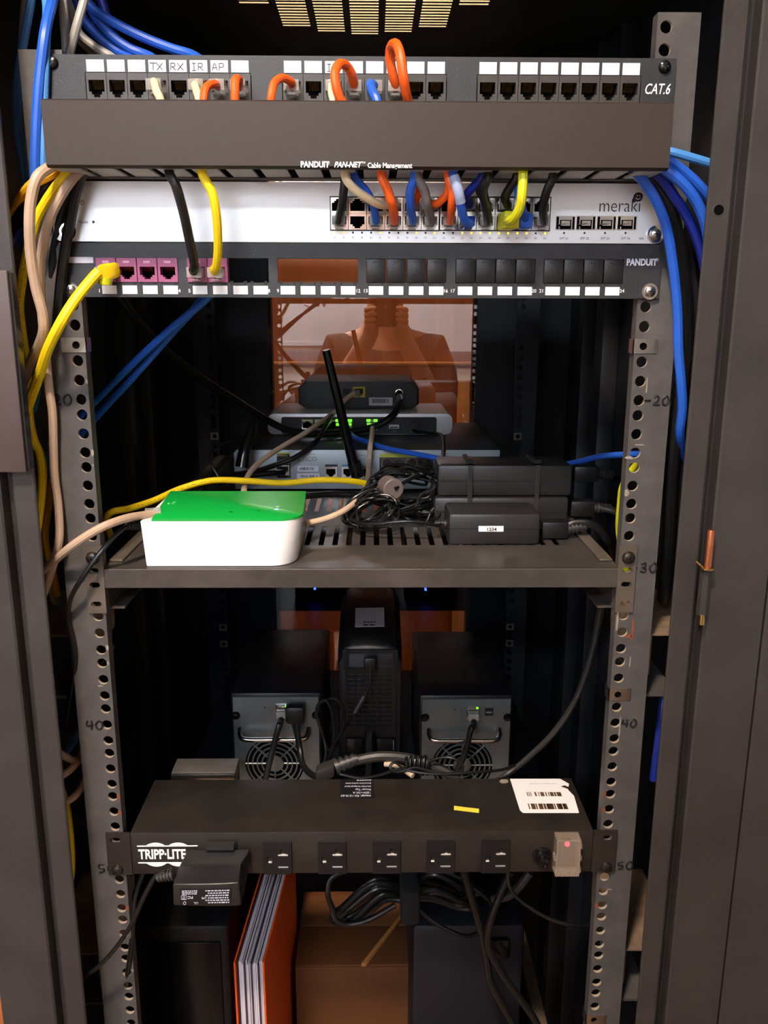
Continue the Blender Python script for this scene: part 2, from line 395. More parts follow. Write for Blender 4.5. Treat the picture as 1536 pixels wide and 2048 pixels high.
# bolt hole: black disc on the post, its inner shade painted as colour
MB().lathe([(0, .0046), (.0003, .0046), (.0004, .0040), (.0004, .0036)], (.2655, -.0500, hzz.z), (0, -1, 0), 20).build('bolt_hole_rim', M['post'], cab_)
MB().cyl((.2655, -.0506, hzz.z), (0, 1, 0), .0037, .0006).build('bolt_hole_disc', M['hole'], cab_)
# open door folded back on the right hand side
dm = MB(); dm.prism([(.333, -.0535), (.336, -.0555), (.43, -.0555), (.43, -.035), (.333, -.035)], (0, 0, .02), X_, Y_, (0, 0, CT-.04)); 
door = dm.build('cabinet_door', M['post'], cab_, label='plain steel cabinet door edge folded open beside the hinge')
# hinge pin
hp = P(1418, 1100, -.062); hb = P(1407, 1245, -.062)
def zat(py, px=1415): return P(px, py, -.062).z
hx = P(1414, 1150, -.062).x
MB().lathe([(0, .0028), (zat(1060)-zat(1135)-.0008, .0028), (zat(1060)-zat(1135), .0024)], (hx, -.062, zat(1135)), Z_, 16).build('hinge_pin', M['copper'], cab_, label='copper hinge pin')
mh = MB(); mh.lathe([(0, .0052), (.0012, .0052)], (hx, -.062, zat(1135)-.0012), Z_, 18); mh.tube([(hx-.004, -.062, zat(1135)), (hx-.011, -.0635, zat(1135)+.006)], .0009, 8, smooth=False)
mh.build('hinge_washer', M['brass'], cab_)
mh = MB(); mh.lathe([(0, .0044), (zat(1137)-zat(1232), .0040)], (hx, -.0585, zat(1232)), Z_, 6); mh.build('hinge_sleeve', M['post'], cab_)
MB().cyl((hx, -.0605, zat(1250)), Z_, .0022, .009, 14).build('hinge_tip', M['brass'], cab_)
# mauve plastic strip on the left post
z0, z1 = P(30, 945, -.06).z, P(20, 540, -.06).z
MB().box(-.2815, -.2585, -.0600, -.0540, z0, z1, bev=.001).build('edge_strip', M['strip'], cab_, label='mauve-brown plastic strip stuck on the post')
MB().box(-.2583, -.2565, -.0575, -.049, z0+.002, z1-.002).build('strip_seal', M['blackgl'], cab_)
# sides with upright ribs, back frame, roof with slotted round vent
for sg in (-1, 1):
    mb = MB(); mb.box(sg*.327 if sg > 0 else -.331, .331 if sg > 0 else -.327, -.02, .69, .0, CT)
    mb.build('side_panel', M['wallin'], cab_)
    for y0, y1, dx in ((.40, .44, .022), (.475, .50, .03), (.535, .555, .018)):
        mb = MB(); mb.box(min(sg*.327, sg*(.327-dx)), max(sg*.327, sg*(.327-dx)), y0, y1, .0005, CT-.0005, bev=.002)
        mb.build('side_rib', M['wallin'], cab_)
GY, GYAW = .678, .0144
gx0, gx1 = -.149, .168
part('rear_frame', M['wallin'], cab_, (-.331, gx0-.004, GY+.006, GY+.03, 0, CT), (gx1+.004, .331, GY+.006, GY+.03, 0, CT), (gx0-.004, gx1+.004, GY+.006, GY+.03, 1.75, CT), (gx0-.004, gx1+.004, GY+.006, GY+.03, 0, .30))
gm = bpy.data.materials.new('rear_glass'); gm.use_nodes = True; nt = gm.node_tree; nt.nodes.remove(nt.nodes['Principled BSDF'])
tr = nt.nodes.new('ShaderNodeBsdfTransparent'); tr.inputs[0].default_value = (.9, .84, .78, 1)
gl = nt.nodes.new('ShaderNodeBsdfGlossy'); gl.inputs['Roughness'].default_value = .0; gl.inputs[0].default_value = (1, 1, 1, 1)
fr = nt.nodes.new('ShaderNodeFresnel'); fr.inputs[0].default_value = 2.2
mx = nt.nodes.new('ShaderNodeMixShader'); nt.links.new(fr.outputs[0], mx.inputs[0]); nt.links.new(tr.outputs[0], mx.inputs[1]); nt.links.new(gl.outputs[0], mx.inputs[2])
nt.links.new(mx.outputs[0], nt.nodes['Material Output'].inputs[0])
g = MB().box(-.166, .166, -.002, .002, .29, 1.76).build('rear_glass', gm, cab_, smooth=0)
g.rotation_euler = (0, 0, -GYAW); g.location = V((.0095, GY, 0))-ORG[cab_.name]
for v in g.data.vertices: v.co += ORG[cab_.name]
part('added_dark_bar', M['wallin'], cab_, (gx0-.004, gx1+.004, GY+.012, GY+.022, .985, 1.135))  # added dark bar behind the glass, makes the shade under the shelf
# roof vent
vc = V((0, .335)); RV = .128
us = [-.331]; xs = []
for k in range(-3, 4): xs += [k*.041-.0165, k*.041+.0165]
us = [-.331]+xs+[.331]
vs = [-.054]; ys = []
n_ = 13
for k in range(-n_, n_): ys += [vc.y+k*.0098, vc.y+k*.0098+.0052]
vs = [-.054]+ys+[.708]
def roof_solid(i, j):
    if i in (0, len(us)-2) or j in (0, len(vs)-2): return True
    if i % 2 == 0 or j % 2 == 0: return True
    cx, cy = (us[i]+us[i+1])/2, (vs[j]+vs[j+1])/2
    return math.hypot(cx-(0.016 if cx > 0 else -.016)*0, cy-vc.y) > RV-.004 and True or math.hypot(max(abs(cx)-.010, 0), cy-vc.y) > RV
MB().grid((0, 0, CT), X_, Y_, (0, 0, .0004), us, vs, roof_solid).build('roof', M['roof'], cab_, smooth=0)
# horizontal side struts with dust on top
for sg in (-1, 1):
    for zt in (1.212, .875):
        mb = MB(); a, b = sorted((sg*.262, sg*.318))
        mb.prism([(a, zt-.04), (a, zt), (b, zt), (b, zt-.002), (a+.002 if sg > 0 else a+.002, zt-.002), (a+.002, zt-.04)] if sg > 0 else [(b, zt-.04), (b, zt), (a, zt), (a, zt-.002), (b-.002, zt-.002), (b-.002, zt-.04)],
                 (0, .012, 0), X_, Z_, (0, .125, 0)); mb.build('side_strut', M['dust'], cab_, label='dust-covered steel side strut')
        mb = MB(); mb.obox((sg*.262, .012, zt-.062), (sg*.03, 0, 0), (0, .12, 0), (0, 0, .003)); mb.build('strut_flange', M['rail'], cab_)

# ------------------------------------------------------------------ the four mounting rails
def rail(sg, yf, back, material, label, first, last, wo=.026, wi=.007, lip=.012, dep=.04, inner=True):
    t = thing('mounting_rail', label, 'rail', (sg*.2325, yf, 0), 'perforated mounting rails')
    zs = [hz(i) for i in range(first, last+1)]
    cells = []
    for k, z in enumerate(zs):
        top = (zs[k-1]+z)/2 if k else z+.010
        bot = (zs[k+1]+z)/2 if k+1 < len(zs) else z-.008
        cells.append((-wi, wo, bot, top, 0, z, .0046, .0046))
    mb = MB(); mb.cells((sg*.2325, yf, 0), (sg, 0, 0), Z_, (0, back*.0032, 0), cells, 18, 1)
    zb, ztp = cells[-1][2], cells[0][3]
    a, b = sorted((sg*(.2325-wi), sg*(.2325+wo)))
    mb.box(a, b, min(yf, yf+back*.0032), max(yf, yf+back*.0032), .0, zb)
    y0, y1 = sorted((yf+back*.0032, yf+back*dep)); mb.box(*sorted((sg*(.2325+wo-.002), sg*(.2325+wo))), y0, y1, 0, ztp)
    y0, y1 = sorted((yf+back*.0032, yf+back*lip)); mb.box(*sorted((sg*(.2325-wi), sg*(.2325-wi+.0018))), y0, y1, 0, ztp)
    bmesh.ops.recalc_face_normals(mb.bm, faces=mb.bm.faces)
    mb.build('channel', [material, M['edge'] if yf < .1 else material], t); return t
RL = rail(-1, 0, 1, M['rail'], 'left front perforated steel rail with handwritten hole numbers', 3, 72)
RR = rail(1, 0, 1, M['rail'], 'right front perforated steel rail with handwritten hole numbers', 1, 72)
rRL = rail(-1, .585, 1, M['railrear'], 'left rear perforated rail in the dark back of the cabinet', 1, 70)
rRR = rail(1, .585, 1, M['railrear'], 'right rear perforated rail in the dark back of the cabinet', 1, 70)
# wear marks and pen numbers on the rails
def rail_marks(t, sg, items):
    for n, i, dx, size in items:
        mb = MB(); o = (sg*.2325+dx, -.0003, hz(i)-size*.5); hand(mb, n, o, X_, Z_, size, .00085); mb.build('pen_number', M['ink'], t)
rail_marks(RR, 1, [('-20', 20, .0045, .0075), ('-30', 30, .003, .0085), ('40', 40, .006, .0075), ('50', 50, .0115, .0085)])
rail_marks(RL, -1, [('20', 20, -.0225, .0085), ('40', 40, -.0185, .0085), ('50', 50, -.0195, .0095)])
def spots(t, sg, material, pts, name):
    for i, dx, dz, w_, h_ in pts:
        poly = [(math.cos(a)*w_*(.7+.5*random.random()), math.sin(a)*h_*(.7+.5*random.random())) for a in [k*math.pi/4 for k in range(8)]]
        MB().prism(poly, (sg*.2325+sg*dx, -.0002, hz(i)+dz), X_, Z_, (0, -.0001, 0)).build(name, material, t, smooth=0)
spots(RR, 1, M['rust'], [(45, -.0058, 0, .0022, .003), (46, -.0058, 0, .0022, .0028), (53, -.0058, 0, .0022, .003), (34, .009, .002, .0013, .012), (34, .006, -.004, .003, .002)], 'rust_stain')
spots(RL, -1, M['rust'], [(45, -.0055, 0, .002, .003), (46, -.0055, -.001, .002, .003), (53, -.0055, 0, .002, .003)], 'rust_stain')
spots(RR, 1, M['dirt'], [(23, -.005, -.004, .004, .0016), (23, .003, .007, .005, .0007), (25, -.005, -.006, .002, .003), (33, -.005, -.004, .001, .012), (36, .009, .0, .0007, .006), (40, .004, -.004, .0008, .010), (52, .006, .002, .003, .0008), (19, .0055, -.004, .0006, .008)], 'worn_paint')
spots(RL, -1, M['dirt'], [(19, -.0062, -.001, .0012, .002), (23, -.0064, 0, .0012, .003), (24, -.006, .002, .001, .001), (35, -.006, .002, .0012, .003), (36, -.0055, 0, .0012, .002), (37, .003, -.006, .003, .0007), (58, -.006, .002, .0012, .002)], 'worn_paint')
# clip nuts
def clip_nut(t, sg, i, yf, back, material, big=True, name='clip_nut'):
    mb = MB(); z = hz(i); y = yf-back*.0008
    w0, w1, h = (-.0085, .012, .0058) if big else (-.006, .006, .0055)
    mb.cells((sg*.2325, y, 0), (sg, 0, 0), Z_, (0, back*.0008, 0), [(w0, w1, z-h, z+h, 0, z, .0031, .0031)], 16)
    if big: mb.box(*sorted((sg*(.2325+w0), sg*(.2325+w0+.0008))), *sorted((y, y+back*.012)), z-h, z+h)
    bmesh.ops.recalc_face_normals(mb.bm, faces=mb.bm.faces)
    nut = mb.build(name, material, t)
    MB().cyl((sg*.2325, y+back*.0020, z), (0, back, 0), .0034, .003, 14).build('threaded_hole', M['hole'], nut); return nut
clip_nut(RL, -1, 17, 0, 1, M['steel']); clip_nut(RR, 1, 17, 0, 1, M['steel'])
clip_nut(RR, 1, 38, 0, 1, M['steel']); clip_nut(RR, 1, 62, 0, 1, M['steel'])
for i in (28, 49, 51): clip_nut(rRL, -1, i, .585, 1, M['steel'], False, 'cage_nut'); clip_nut(rRR, 1, i, .585, 1, M['steel'], False, 'cage_nut')
# ================================================================== shared small parts
def rp(x0, y0, x1, y1, Y):
    cx, cy = (x0+x1)/2, (y0+y1)/2
    return P(x0, cy, Y).x, P(x1, cy, Y).x, P(cx, y1, Y).z, P(cx, y0, Y).z
def flat(name, material, parent, px, Y, th=.0005, bev=0):
    "thin plate (sticker, badge, window) standing proud of a front face at depth Y, given by its pixel box"
    x0, x1, z0, z1 = rp(*px, Y); mb = MB(); mb.box(x0, x1, Y-th, Y+.0002, z0, z1, bev=bev); return mb.build(name, material, parent)
def jack(name, parent, cx, cz, yf, W, H, ow, oh, material, flip=False, depth=.008, pins=True, dz=0., label=None, cav=.004):
    s = -1 if flip else 1
    us = [-W/2, -ow/2, -ow*.33, -ow*.2, ow*.2, ow*.33, ow/2, W/2]
    a = oh/2; vs = [-H/2, -a+dz, -a+oh*.16+dz, -a+oh*.32+dz, a+dz, H/2]
    def sol(i, j):
        if i in (0, 6) or j in (0, 4): return True
        if j == 3: return False
        if j == 2: return i in (1, 5)
        return i in (1, 2, 4, 5)
    o = MB().grid((cx, yf, cz), X_, Z_*s, (0, depth, 0), us, vs, sol).build(name, material, parent, smooth=0, label=label)
    MB().box(cx-W/2+.0003, cx+W/2-.0003, yf+depth+.0001, yf+depth+cav, cz-H/2+.0003, cz+H/2-.0003).build('cavity', M['hole'], o)
    if pins:
        mb = MB()
        for k in range(8):
            x = cx+(k-3.5)*ow*.085
            zt = cz+s*(a+dz); mb.tube([(x, yf+.0015, zt-s*.0002), (x, yf+depth*.9, zt-s*oh*.42)], .0002, 4, smooth=False)
        mb.build('contacts', M['gold'], o)
    return o
def screw(parent, p, r, material, washer=None, wr=None, ax=(0, -1, 0)):
    p = V(p); a = V(ax).normalized(); base = p.copy()
    if washer:
        w_ = MB().lathe([(0, wr), (.0012, wr), (.0012, r*.5)], p, a, 24).build('washer', washer, parent); base = p+a*.0012
    mb = MB(); mb.lathe([(0, r), (r*.15, r), (r*.5, r*.82), (r*.68, r*.45), (r*.72, .0001)], base, a, 20)
    s = mb.build('screw', material, parent)
    u = a.orthogonal().normalized(); v = a.cross(u); mb = MB()
    for d, e in ((u, v), (v, u)):
        d2 = (u*.8+v*.6) if d is u else (v*.8-u*.6); e2 = a.cross(d2)
        mb.obox(base+a*(r*.58)-d2*(r*.5)-e2*(r*.1), d2*r, e2*(r*.2), a*(r*.16))
    mb.build('cross_recess', M['ink'], s); return s
def lerp(a, b, t): return a+(b-a)*t

# ================================================================== top patch panel
zc = hz(4); t = thing('patch_bay', 'black 24-port patch panel with white paper labels above its jacks, topmost in the rack', 'patch panel', (0, 0, zc-.022))
PP = t; GR = [(-.2002, -.0909), (-.051, .0581), (.0976, .207)]
JW, JZ0, JZ1 = .0156, 1.6510, 1.6722
us = [-.2413]; 
for a, b in GR: us += [a-JW/2-.0006, b+JW/2+.0006]
us.append(.2413); vs = [zc-.0220, JZ0-.0004, JZ1+.0004, zc+.0220]
MB().grid((0, -.0028, 0), X_, Z_, (0, .0022, 0), us, vs, lambda i, j: not (j == 1 and i in (1, 3, 5))).build('face_plate', M['panel'], t, smooth=0)
part('body', M['panel'], t, (-.215, .215, .012, .03, zc-.02, zc+.02), bev=.002)
j0 = None; l0 = None; PPX = []
for a, b in GR:
    for k in range(8):
        x = lerp(a, b, k/7); PPX.append(x)
        if j0 is None:
            j0 = jack('jack', t, x, (JZ0+JZ1)/2, -.0034, JW-.0004, JZ1-JZ0, .0118, .0122, M['jack'], dz=-.0006); x0j = x
            l0 = MB().box(x-.0066, x+.0066, -.0034, -.0028, 1.6728, 1.6812).build('paper_label', M['label'], t)
        else: inst(j0, t, (x-x0j, 0, 0)); inst(l0, t, (x-x0j, 0, 0))
mb = MB()
for i, s_ in ((3, 'TX'), (4, 'RX'), (5, 'IR'), (6, 'AP'), (10, 'IR')): hand(mb, s_, (PPX[i]-.0055, -.0035, 1.6740), X_, Z_, .0050, .00028, 1.2)
mb.build('handwriting', M['penink'], t)
ftext(t, 'lettering', M['white'], [('CAT.6', P(1314, 179, -.0032), .0105, dict(align='CENTER', shear=.28, sx=.70, bold=.008))])
for sg in (-1, 1): screw(t, (sg*.2325, -.0030, hz(3)), .0048, M['blackgl'])

# ================================================================== cable manager
CZ0, CZ1 = 1.5962, 1.6415
t = thing('cable_manager', 'horizontal cable duct with a plain brown-grey snap-on cover, below the labelled patch panel', 'cable manager', (0, -.03, CZ0))
mb = MB(); mb.prism([(-.0595, 0), (-.0625, .0015), (-.0625, CZ1-CZ0-.0015), (-.0595, CZ1-CZ0), (-.0560, CZ1-CZ0), (-.0560, CZ1-CZ0-.002), (-.0598, CZ1-CZ0-.002), (-.0598, .002), (-.0560, .002), (-.0560, 0)], (-.2222, 0, CZ0), Y_, Z_, (.4444, 0, 0))
mb.build('cover', M['cover'], t)
part('back_plate', M['panel'], t, (-.2413, .2413, -.003, -.0006, CZ0-.0004, CZ1+.0005))
f0 = None
for k in range(18):
    x = -.2125+k*.025
    if f0 is None:
        f0 = MB().box(x-.0095, x+.0095, -.0558, -.0032, CZ0+.0004, CZ0+.0022, bev=.0006).build('finger', M['duct'], t)
        f1 = MB().box(x-.0095, x+.0095, -.0558, -.0032, CZ1-.0026, CZ1-.0006, bev=.0006).build('finger', M['panel'], t); xf = x
    else: inst(f0, t, (x-xf, 0, 0)); inst(f1, t, (x-xf, 0, 0))
part('root_strip', M['panel'], t, (-.222, .222, -.0145, -.0031, CZ0-.0002, CZ0+.0003))
zt = P(720, 330, -.0626).z
ftext(t, 'lettering', M['white'], [('PANDUIT', V((P(601, 330, -.0626).x, -.0628, zt)), .0056, dict(bold=.035, sx=.86)), ('®', V((P(653, 326, -.0626).x, -.0628, zt+.001)), .0030, {}),
    ('PAN-NET', V((P(668, 330, -.0626).x, -.0628, zt)), .0052, dict(bold=.03, shear=.3, sx=.88)), ('™', V((P(723, 326, -.0626).x, -.0628, zt+.001)), .0030, {}), ('Cable Management', V((P(735, 331, -.0626).x, -.0628, zt-.0004)), .0049, dict(bold=.02, sx=.84))])

# ================================================================== silver-white switch
SZ0, SZ1 = 1.5498, 1.5946
t = thing('network_switch', 'silver-white rack network switch with 24 ports, many cables plugged in', 'network switch', (0, .1, SZ0)); SW = t
def rrect(x0, x1, z0, z1, r, n=5):
    out = []
    for cx, cz, a0 in ((x1-r, z0+r, -90), (x1-r, z1-r, 0), (x0+r, z1-r, 90), (x0+r, z0+r, 180)):
        for k in range(n+1): a = math.radians(a0+90*k/n); out.append((cx+r*math.cos(a), cz+r*math.sin(a)))
    return out
YS = -.0046
PB = [rp(660, 393, 879, 462, YS), rp(879, 393, 1101, 462, YS)]; FC = [rp(xa, 432, xa+39, 460, YS) for xa in (1111, 1152, 1193, 1234)]
us = sorted([-.228, .228]+[v for b in PB for v in b[:2]][:3]+[PB[1][1]]+[v for b in FC for v in b[:2]]); us = [u_ for k, u_ in enumerate(us) if k == 0 or u_-us[k-1] > 1e-5]
vs = sorted({SZ0, SZ1, PB[0][2]+.0002, PB[0][3]-.0002, FC[0][2]+.0002, FC[0][3]-.0002})
def face_solid(i, j):
    x, z = (us[i]+us[i+1])/2, (vs[j]+vs[j+1])/2
    if any(b[0] < x < b[1] and b[2] < z < b[3] for b in PB): return False
    return not any(b[0] < x < b[1] and FC[0][2] < z < FC[0][3] for b in FC)
mb = MB(); mb.grid((0, -.0045, 0), X_, Z_, (0, .0035, 0), us, vs, face_solid)
for sg in (-1, 1):
    e_ = [(sg*.2279, SZ1), (sg*.2279, SZ0)]
    for k in range(7): a = math.radians(-90+90*k/6); e_.append((sg*(.2353+.006*math.cos(a)), SZ0+.006+.006*math.sin(a)))
    for k in range(7): a = math.radians(90*k/6); e_.append((sg*(.2353+.006*math.cos(a)), SZ1-.006+.006*math.sin(a)))
    mb.prism(e_, (0, -.0045, 0), X_, Z_, (0, .0035, 0))
mb.build('face_plate', M['silverpaint'], t, smooth=0)
part('body', M['silver'], t, (-.219, .219, .0005, .26, SZ0+.001, SZ1-.001), bev=.002)
YS = -.0046
pz_t, pz_b = P(870, 412, YS).z, P(870, 443, YS).z
blocks = []
for (xa, xb) in ((660, 879), (879, 1101)):
    x0, x1, z0, z1 = rp(xa, 393, xb, 462, YS); blocks.append((x0, x1, z0, z1))
    mb = MB(); mb.grid((0, YS-.0006, 0), X_, Z_, (0, .0010, 0), [x0, x0+.0007, x1-.0007, x1], [z0, z0+.0007, z1-.0007, z1], lambda i, j: not (i == 1 and j == 1)); mb.build('port_bezel', M['ink'], t, smooth=0)
jb = jt = None; SWX = []
for (x0, x1, z0, z1) in blocks:
    for k in range(6):
        x = x0+(x1-x0)*(k+.5)/6; SWX.append(x); W_ = (x1-x0-.0016)/6; H_ = (z1-z0-.0016)/2
        if jb is None:
            zb_, zt_ = z0+.0008+H_/2, z1-.0008-H_/2; xj = x
            jb = jack('port', t, x, zb_, YS-.0005, W_-.0002, H_-.0002, W_*.80, H_*.74, M['chrome'], depth=.0040, pins=False, dz=-.0004, cav=.0006)
            jt = jack('port', t, x, zt_, YS-.0005, W_-.0002, H_-.0002, W_*.80, H_*.74, M['chrome'], flip=True, depth=.0040, pins=False, dz=-.0004, cav=.0006)
        else: inst(jb, t, (x-xj, 0, 0)); inst(jt, t, (x-xj, 0, 0))
for xa in (1111, 1152, 1193, 1234):
    x0, x1, z0, z1 = rp(xa, 432, xa+39, 460, YS)
    w_, h_ = x1-x0, z1-z0
    s_ = MB().grid((x0, YS-.0006, z0), X_, Z_, (0, .0030, 0), [0, .0006, w_*.16, w_*.22, w_*.80, w_*.86, w_-.0006, w_], [0, .0006, h_*.25, h_*.42, h_*.72, h_-.0006, h_],
        lambda i, j: i in (0, 6) or j in (0, 5) or (i == 2 and j != 2) or (i == 4) or (i == 3 and j == 4)).build('fibre_cage', M['chrome'], t, smooth=0)
    MB().box(x0+.0004, x1-.0004, YS+.0025, YS+.0030, z0+.0004, z1-.0004).build('cavity', M['hole'], s_)
    mb = MB(); mb.box(x0+w_*.3, x0+w_*.74, YS-.0004, YS+.0001, z0+h_*.30, z0+h_*.66); mb.tube([(x0+w_*.12, YS-.0009, z0+h_*.38), (x0+w_*.6, YS-.0012, z0+h_*.46)], .0003, 6, smooth=False)
    mb.build('shutter', M['steel'], s_)
mb = MB(); lit = {1, 2, 6, 10, 12, 15, 16, 17, 18, 19, 20, 21, 22, 24}; mbl = MB(); items = []
for i in range(24):
    b_ = blocks[i//12]; x = b_[0]+(b_[1]-b_[0])*((i % 12)+.5)/12; zL, zN = P(900, 466, YS).z, P(900, 476, YS).z
    (mbl if i+1 in lit else mb).cyl((x, YS+.0001, zL), (0, -1, 0), .0008, .0003, 10)
    items.append(('%d%s' % (i+1, '▾' if i % 2 == 0 else '▴'), V((x, YS-.0001, zN)), .0021, dict(align='CENTER')))
for k, xa in enumerate((1128, 1169, 1210, 1251)):
    mb.cyl((P(xa, 466, YS).x, YS+.0001, P(xa, 466, YS).z), (0, -1, 0), .0008, .0003, 10)
    items.append(('SFP %d' % (21+k), P(xa, 477, YS-.0001), .0026, dict(align='CENTER')))
mb.cyl(P(187, 444, YS+.0001), (0, -1, 0), .0010, .0003, 12)
mb.build('dark_led', M['ink'], t); mbl.build('lit_led', M['amberled'], t)
items += [('link', P(1283, 477, YS-.0001), .0026, dict(align='CENTER')), ('Reset', P(167, 444, YS-.0001), .0032, dict(align='CENTER'))]
ftext(t, 'small_lettering', M['grey'], items)
ftext(t, 'lettering', M['ink'], [('meraki', P(1197, 412, YS-.0001), .0142, dict(sx=.86, bold=-.012))])
pc = P(164, 405, YS); mb = MB()
mb.tube([pc+V((math.sin(a)*.0016, -.0002, math.cos(a)*.0016)) for a in [math.radians(35+29*k) for k in range(11)]], .00022, 6, smooth=False); mb.tube([pc+V((0, -.0002, .0002)), pc+V((0, -.0002, .0021))], .00022, 6, smooth=False); mb.build('power_symbol', M['ink'], t)
# leaf-shaped black emblem with a smile cut in white
lc = P(1276, 394, YS); poly = [(math.cos(a)*.0036*(1.15 if .3 < a < 1.2 else 1), math.sin(a)*.0034) for a in [math.radians(v) for v in range(-100, 180, 14)]]+[(-.0040, -.0012), (-.0046, -.0052), (-.0022, -.0036)]
em = MB().prism(poly, lc+V((0, -.0003, 0)), X_, Z_, (0, .0004, 0)).build('emblem', M['ink'], t, smooth=0)
mb = MB(); mb.tube([lc+V((math.cos(a)*.0020, -.0004, math.sin(a)*.0017)) for a in [math.radians(v) for v in range(200, 345, 18)]], .0003, 6, smooth=False)
for dx in (-.0008, .0012): mb.cyl(lc+V((dx, -.0004, .0009)), (0, -1, 0), .0005, .0002, 8)
mb.build('emblem_marks', M['white'], em)
screw(t, P(1310, 469, YS), .0046, M['steel'], M['chrome'], .0066); screw(t, P(136, 463, YS), .0046, M['steel'], M['chrome'], .0066)

# ================================================================== modular panel below the switch
z0, z1 = 1.5072, 1.5490
t = thing('modular_panel', 'black modular jack panel with mauve jacks and blank inserts, below the silver-white switch', 'patch panel', (0, 0, z0)); MP = t
YP = -.0032; MPX = []
for a, b in ((213, 336), (395, 517), (575, 696), (752, 873), (931, 1051), (1107, 1227)):
    MPX += [lerp(P(a, 540, YP).x, P(b, 540, YP).x, k/3) for k in range(4)]
ow = .0160; oz0, oz1 = P(740, 566, YP).z, P(740, 517, YP).z
us = [-.2413]; opens = set(); 
for g_ in range(6):
    us += [MPX[g_*4]-ow/2]; 
    for k in range(4):
        x = MPX[g_*4+k]+ow/2
        if k < 3: x = (MPX[g_*4+k]+MPX[g_*4+k+1])/2
        opens.add(len(us)-1); us.append(x)
us.append(.2413)
MB().grid((0, YP, 0), X_, Z_, (0, .0025, 0), us, [z0, oz0, oz1, z1], lambda i, j: not (j == 1 and i in opens)).build('face_plate', M['panel'], t, smooth=0)
mb = MB()                      # little catches below each opening
for x in MPX:
    for s_ in (-1, 1): mb.box(x+s_*.0055-.0012, x+s_*.0055+.0012, YP-.0002, YP+.002, oz0-.0016, oz0+.0012)
mb.build('catch', M['ink'], t)
jm = bl = lb = None
for i, x in enumerate(MPX):
    if i < 6:
        if jm is None:
            xm = x; H_ = oz1-oz0
            jm = jack('keystone_jack', t, x, (oz0+oz1)/2, YP-.0012, ow-.0004, H_-.0004, .0118, .0095, M['magenta'], depth=.009, dz=-.0022, label='mauve keystone jack')
            MB().box(x-.0026, x+.0026, YP-.0017, YP-.0011, oz1-.0042, oz1-.0024).build('icon_tab', mat('pale_mauve', (196,140,176), .5), jm)
        else: inst(jm, t, (x-xm, 0, 0))
    elif i >= 12:
        if bl is None:
            xb = x; bl = MB().box(x-ow/2+.0003, x+ow/2-.0003, YP-.0008, YP+.008, oz0+.0002, oz1-.0002, bev=.0007).build('blank_insert', M['black'], t)
            MB().box(x-.003, x+.003, YP-.0011, YP-.0006, oz1-.003, oz1-.0022).build('finger_ridge', M['black'], bl)
        else: inst(bl, t, (x-xb, 0, 0))
    zl = P(740, 581, YP).z
    if lb is None: xl = x; lb = MB().box(x+.0014-.0058, x+.0014+.0058, YP-.0005, YP+.0002, zl-.0033, zl+.0033).build('paper_label', M['white'], t)
    else: inst(lb, t, (x-xl-(.0014 if i >= 8 else 0), 0, 0))
ftext(t, 'printed_numbers', M['white'], [(s_, P(xx, 582+.003*(xx-700)/10, YP-.0001), .0038, dict(align='CENTER', bold=.01)) for s_, xx in (('1', 199), ('4', 359), ('5', 379), ('8', 538), ('9', 556), ('12', 716), ('13', 731), ('16', 891), ('17', 905), ('20', 1068), ('21', 1083), ('24', 1244))])
ftext(t, 'lettering', M['label'], [('PANDUIT', P(1253, 525, YP-.0001), .0072, dict(bold=.035, sx=.80)), ('®', P(1311, 520, YP-.0001), .0035, {})])
flat('blank_sticker', M['label'], t, (130, 514, 187, 526), YP)
screw(t, P(141, 580, -.003), .0046, M['steel'], M['chrome'], .0064); screw(t, P(1299, 583, -.003), .0046, M['steel'], M['chrome'], .0064)
for xa in (-.2400, .2240): MB().box(xa, xa+.016, YP-.0008, YP-.0003, z0+.0003, z0+.0160).build('ear_plate', M['panel'], t)

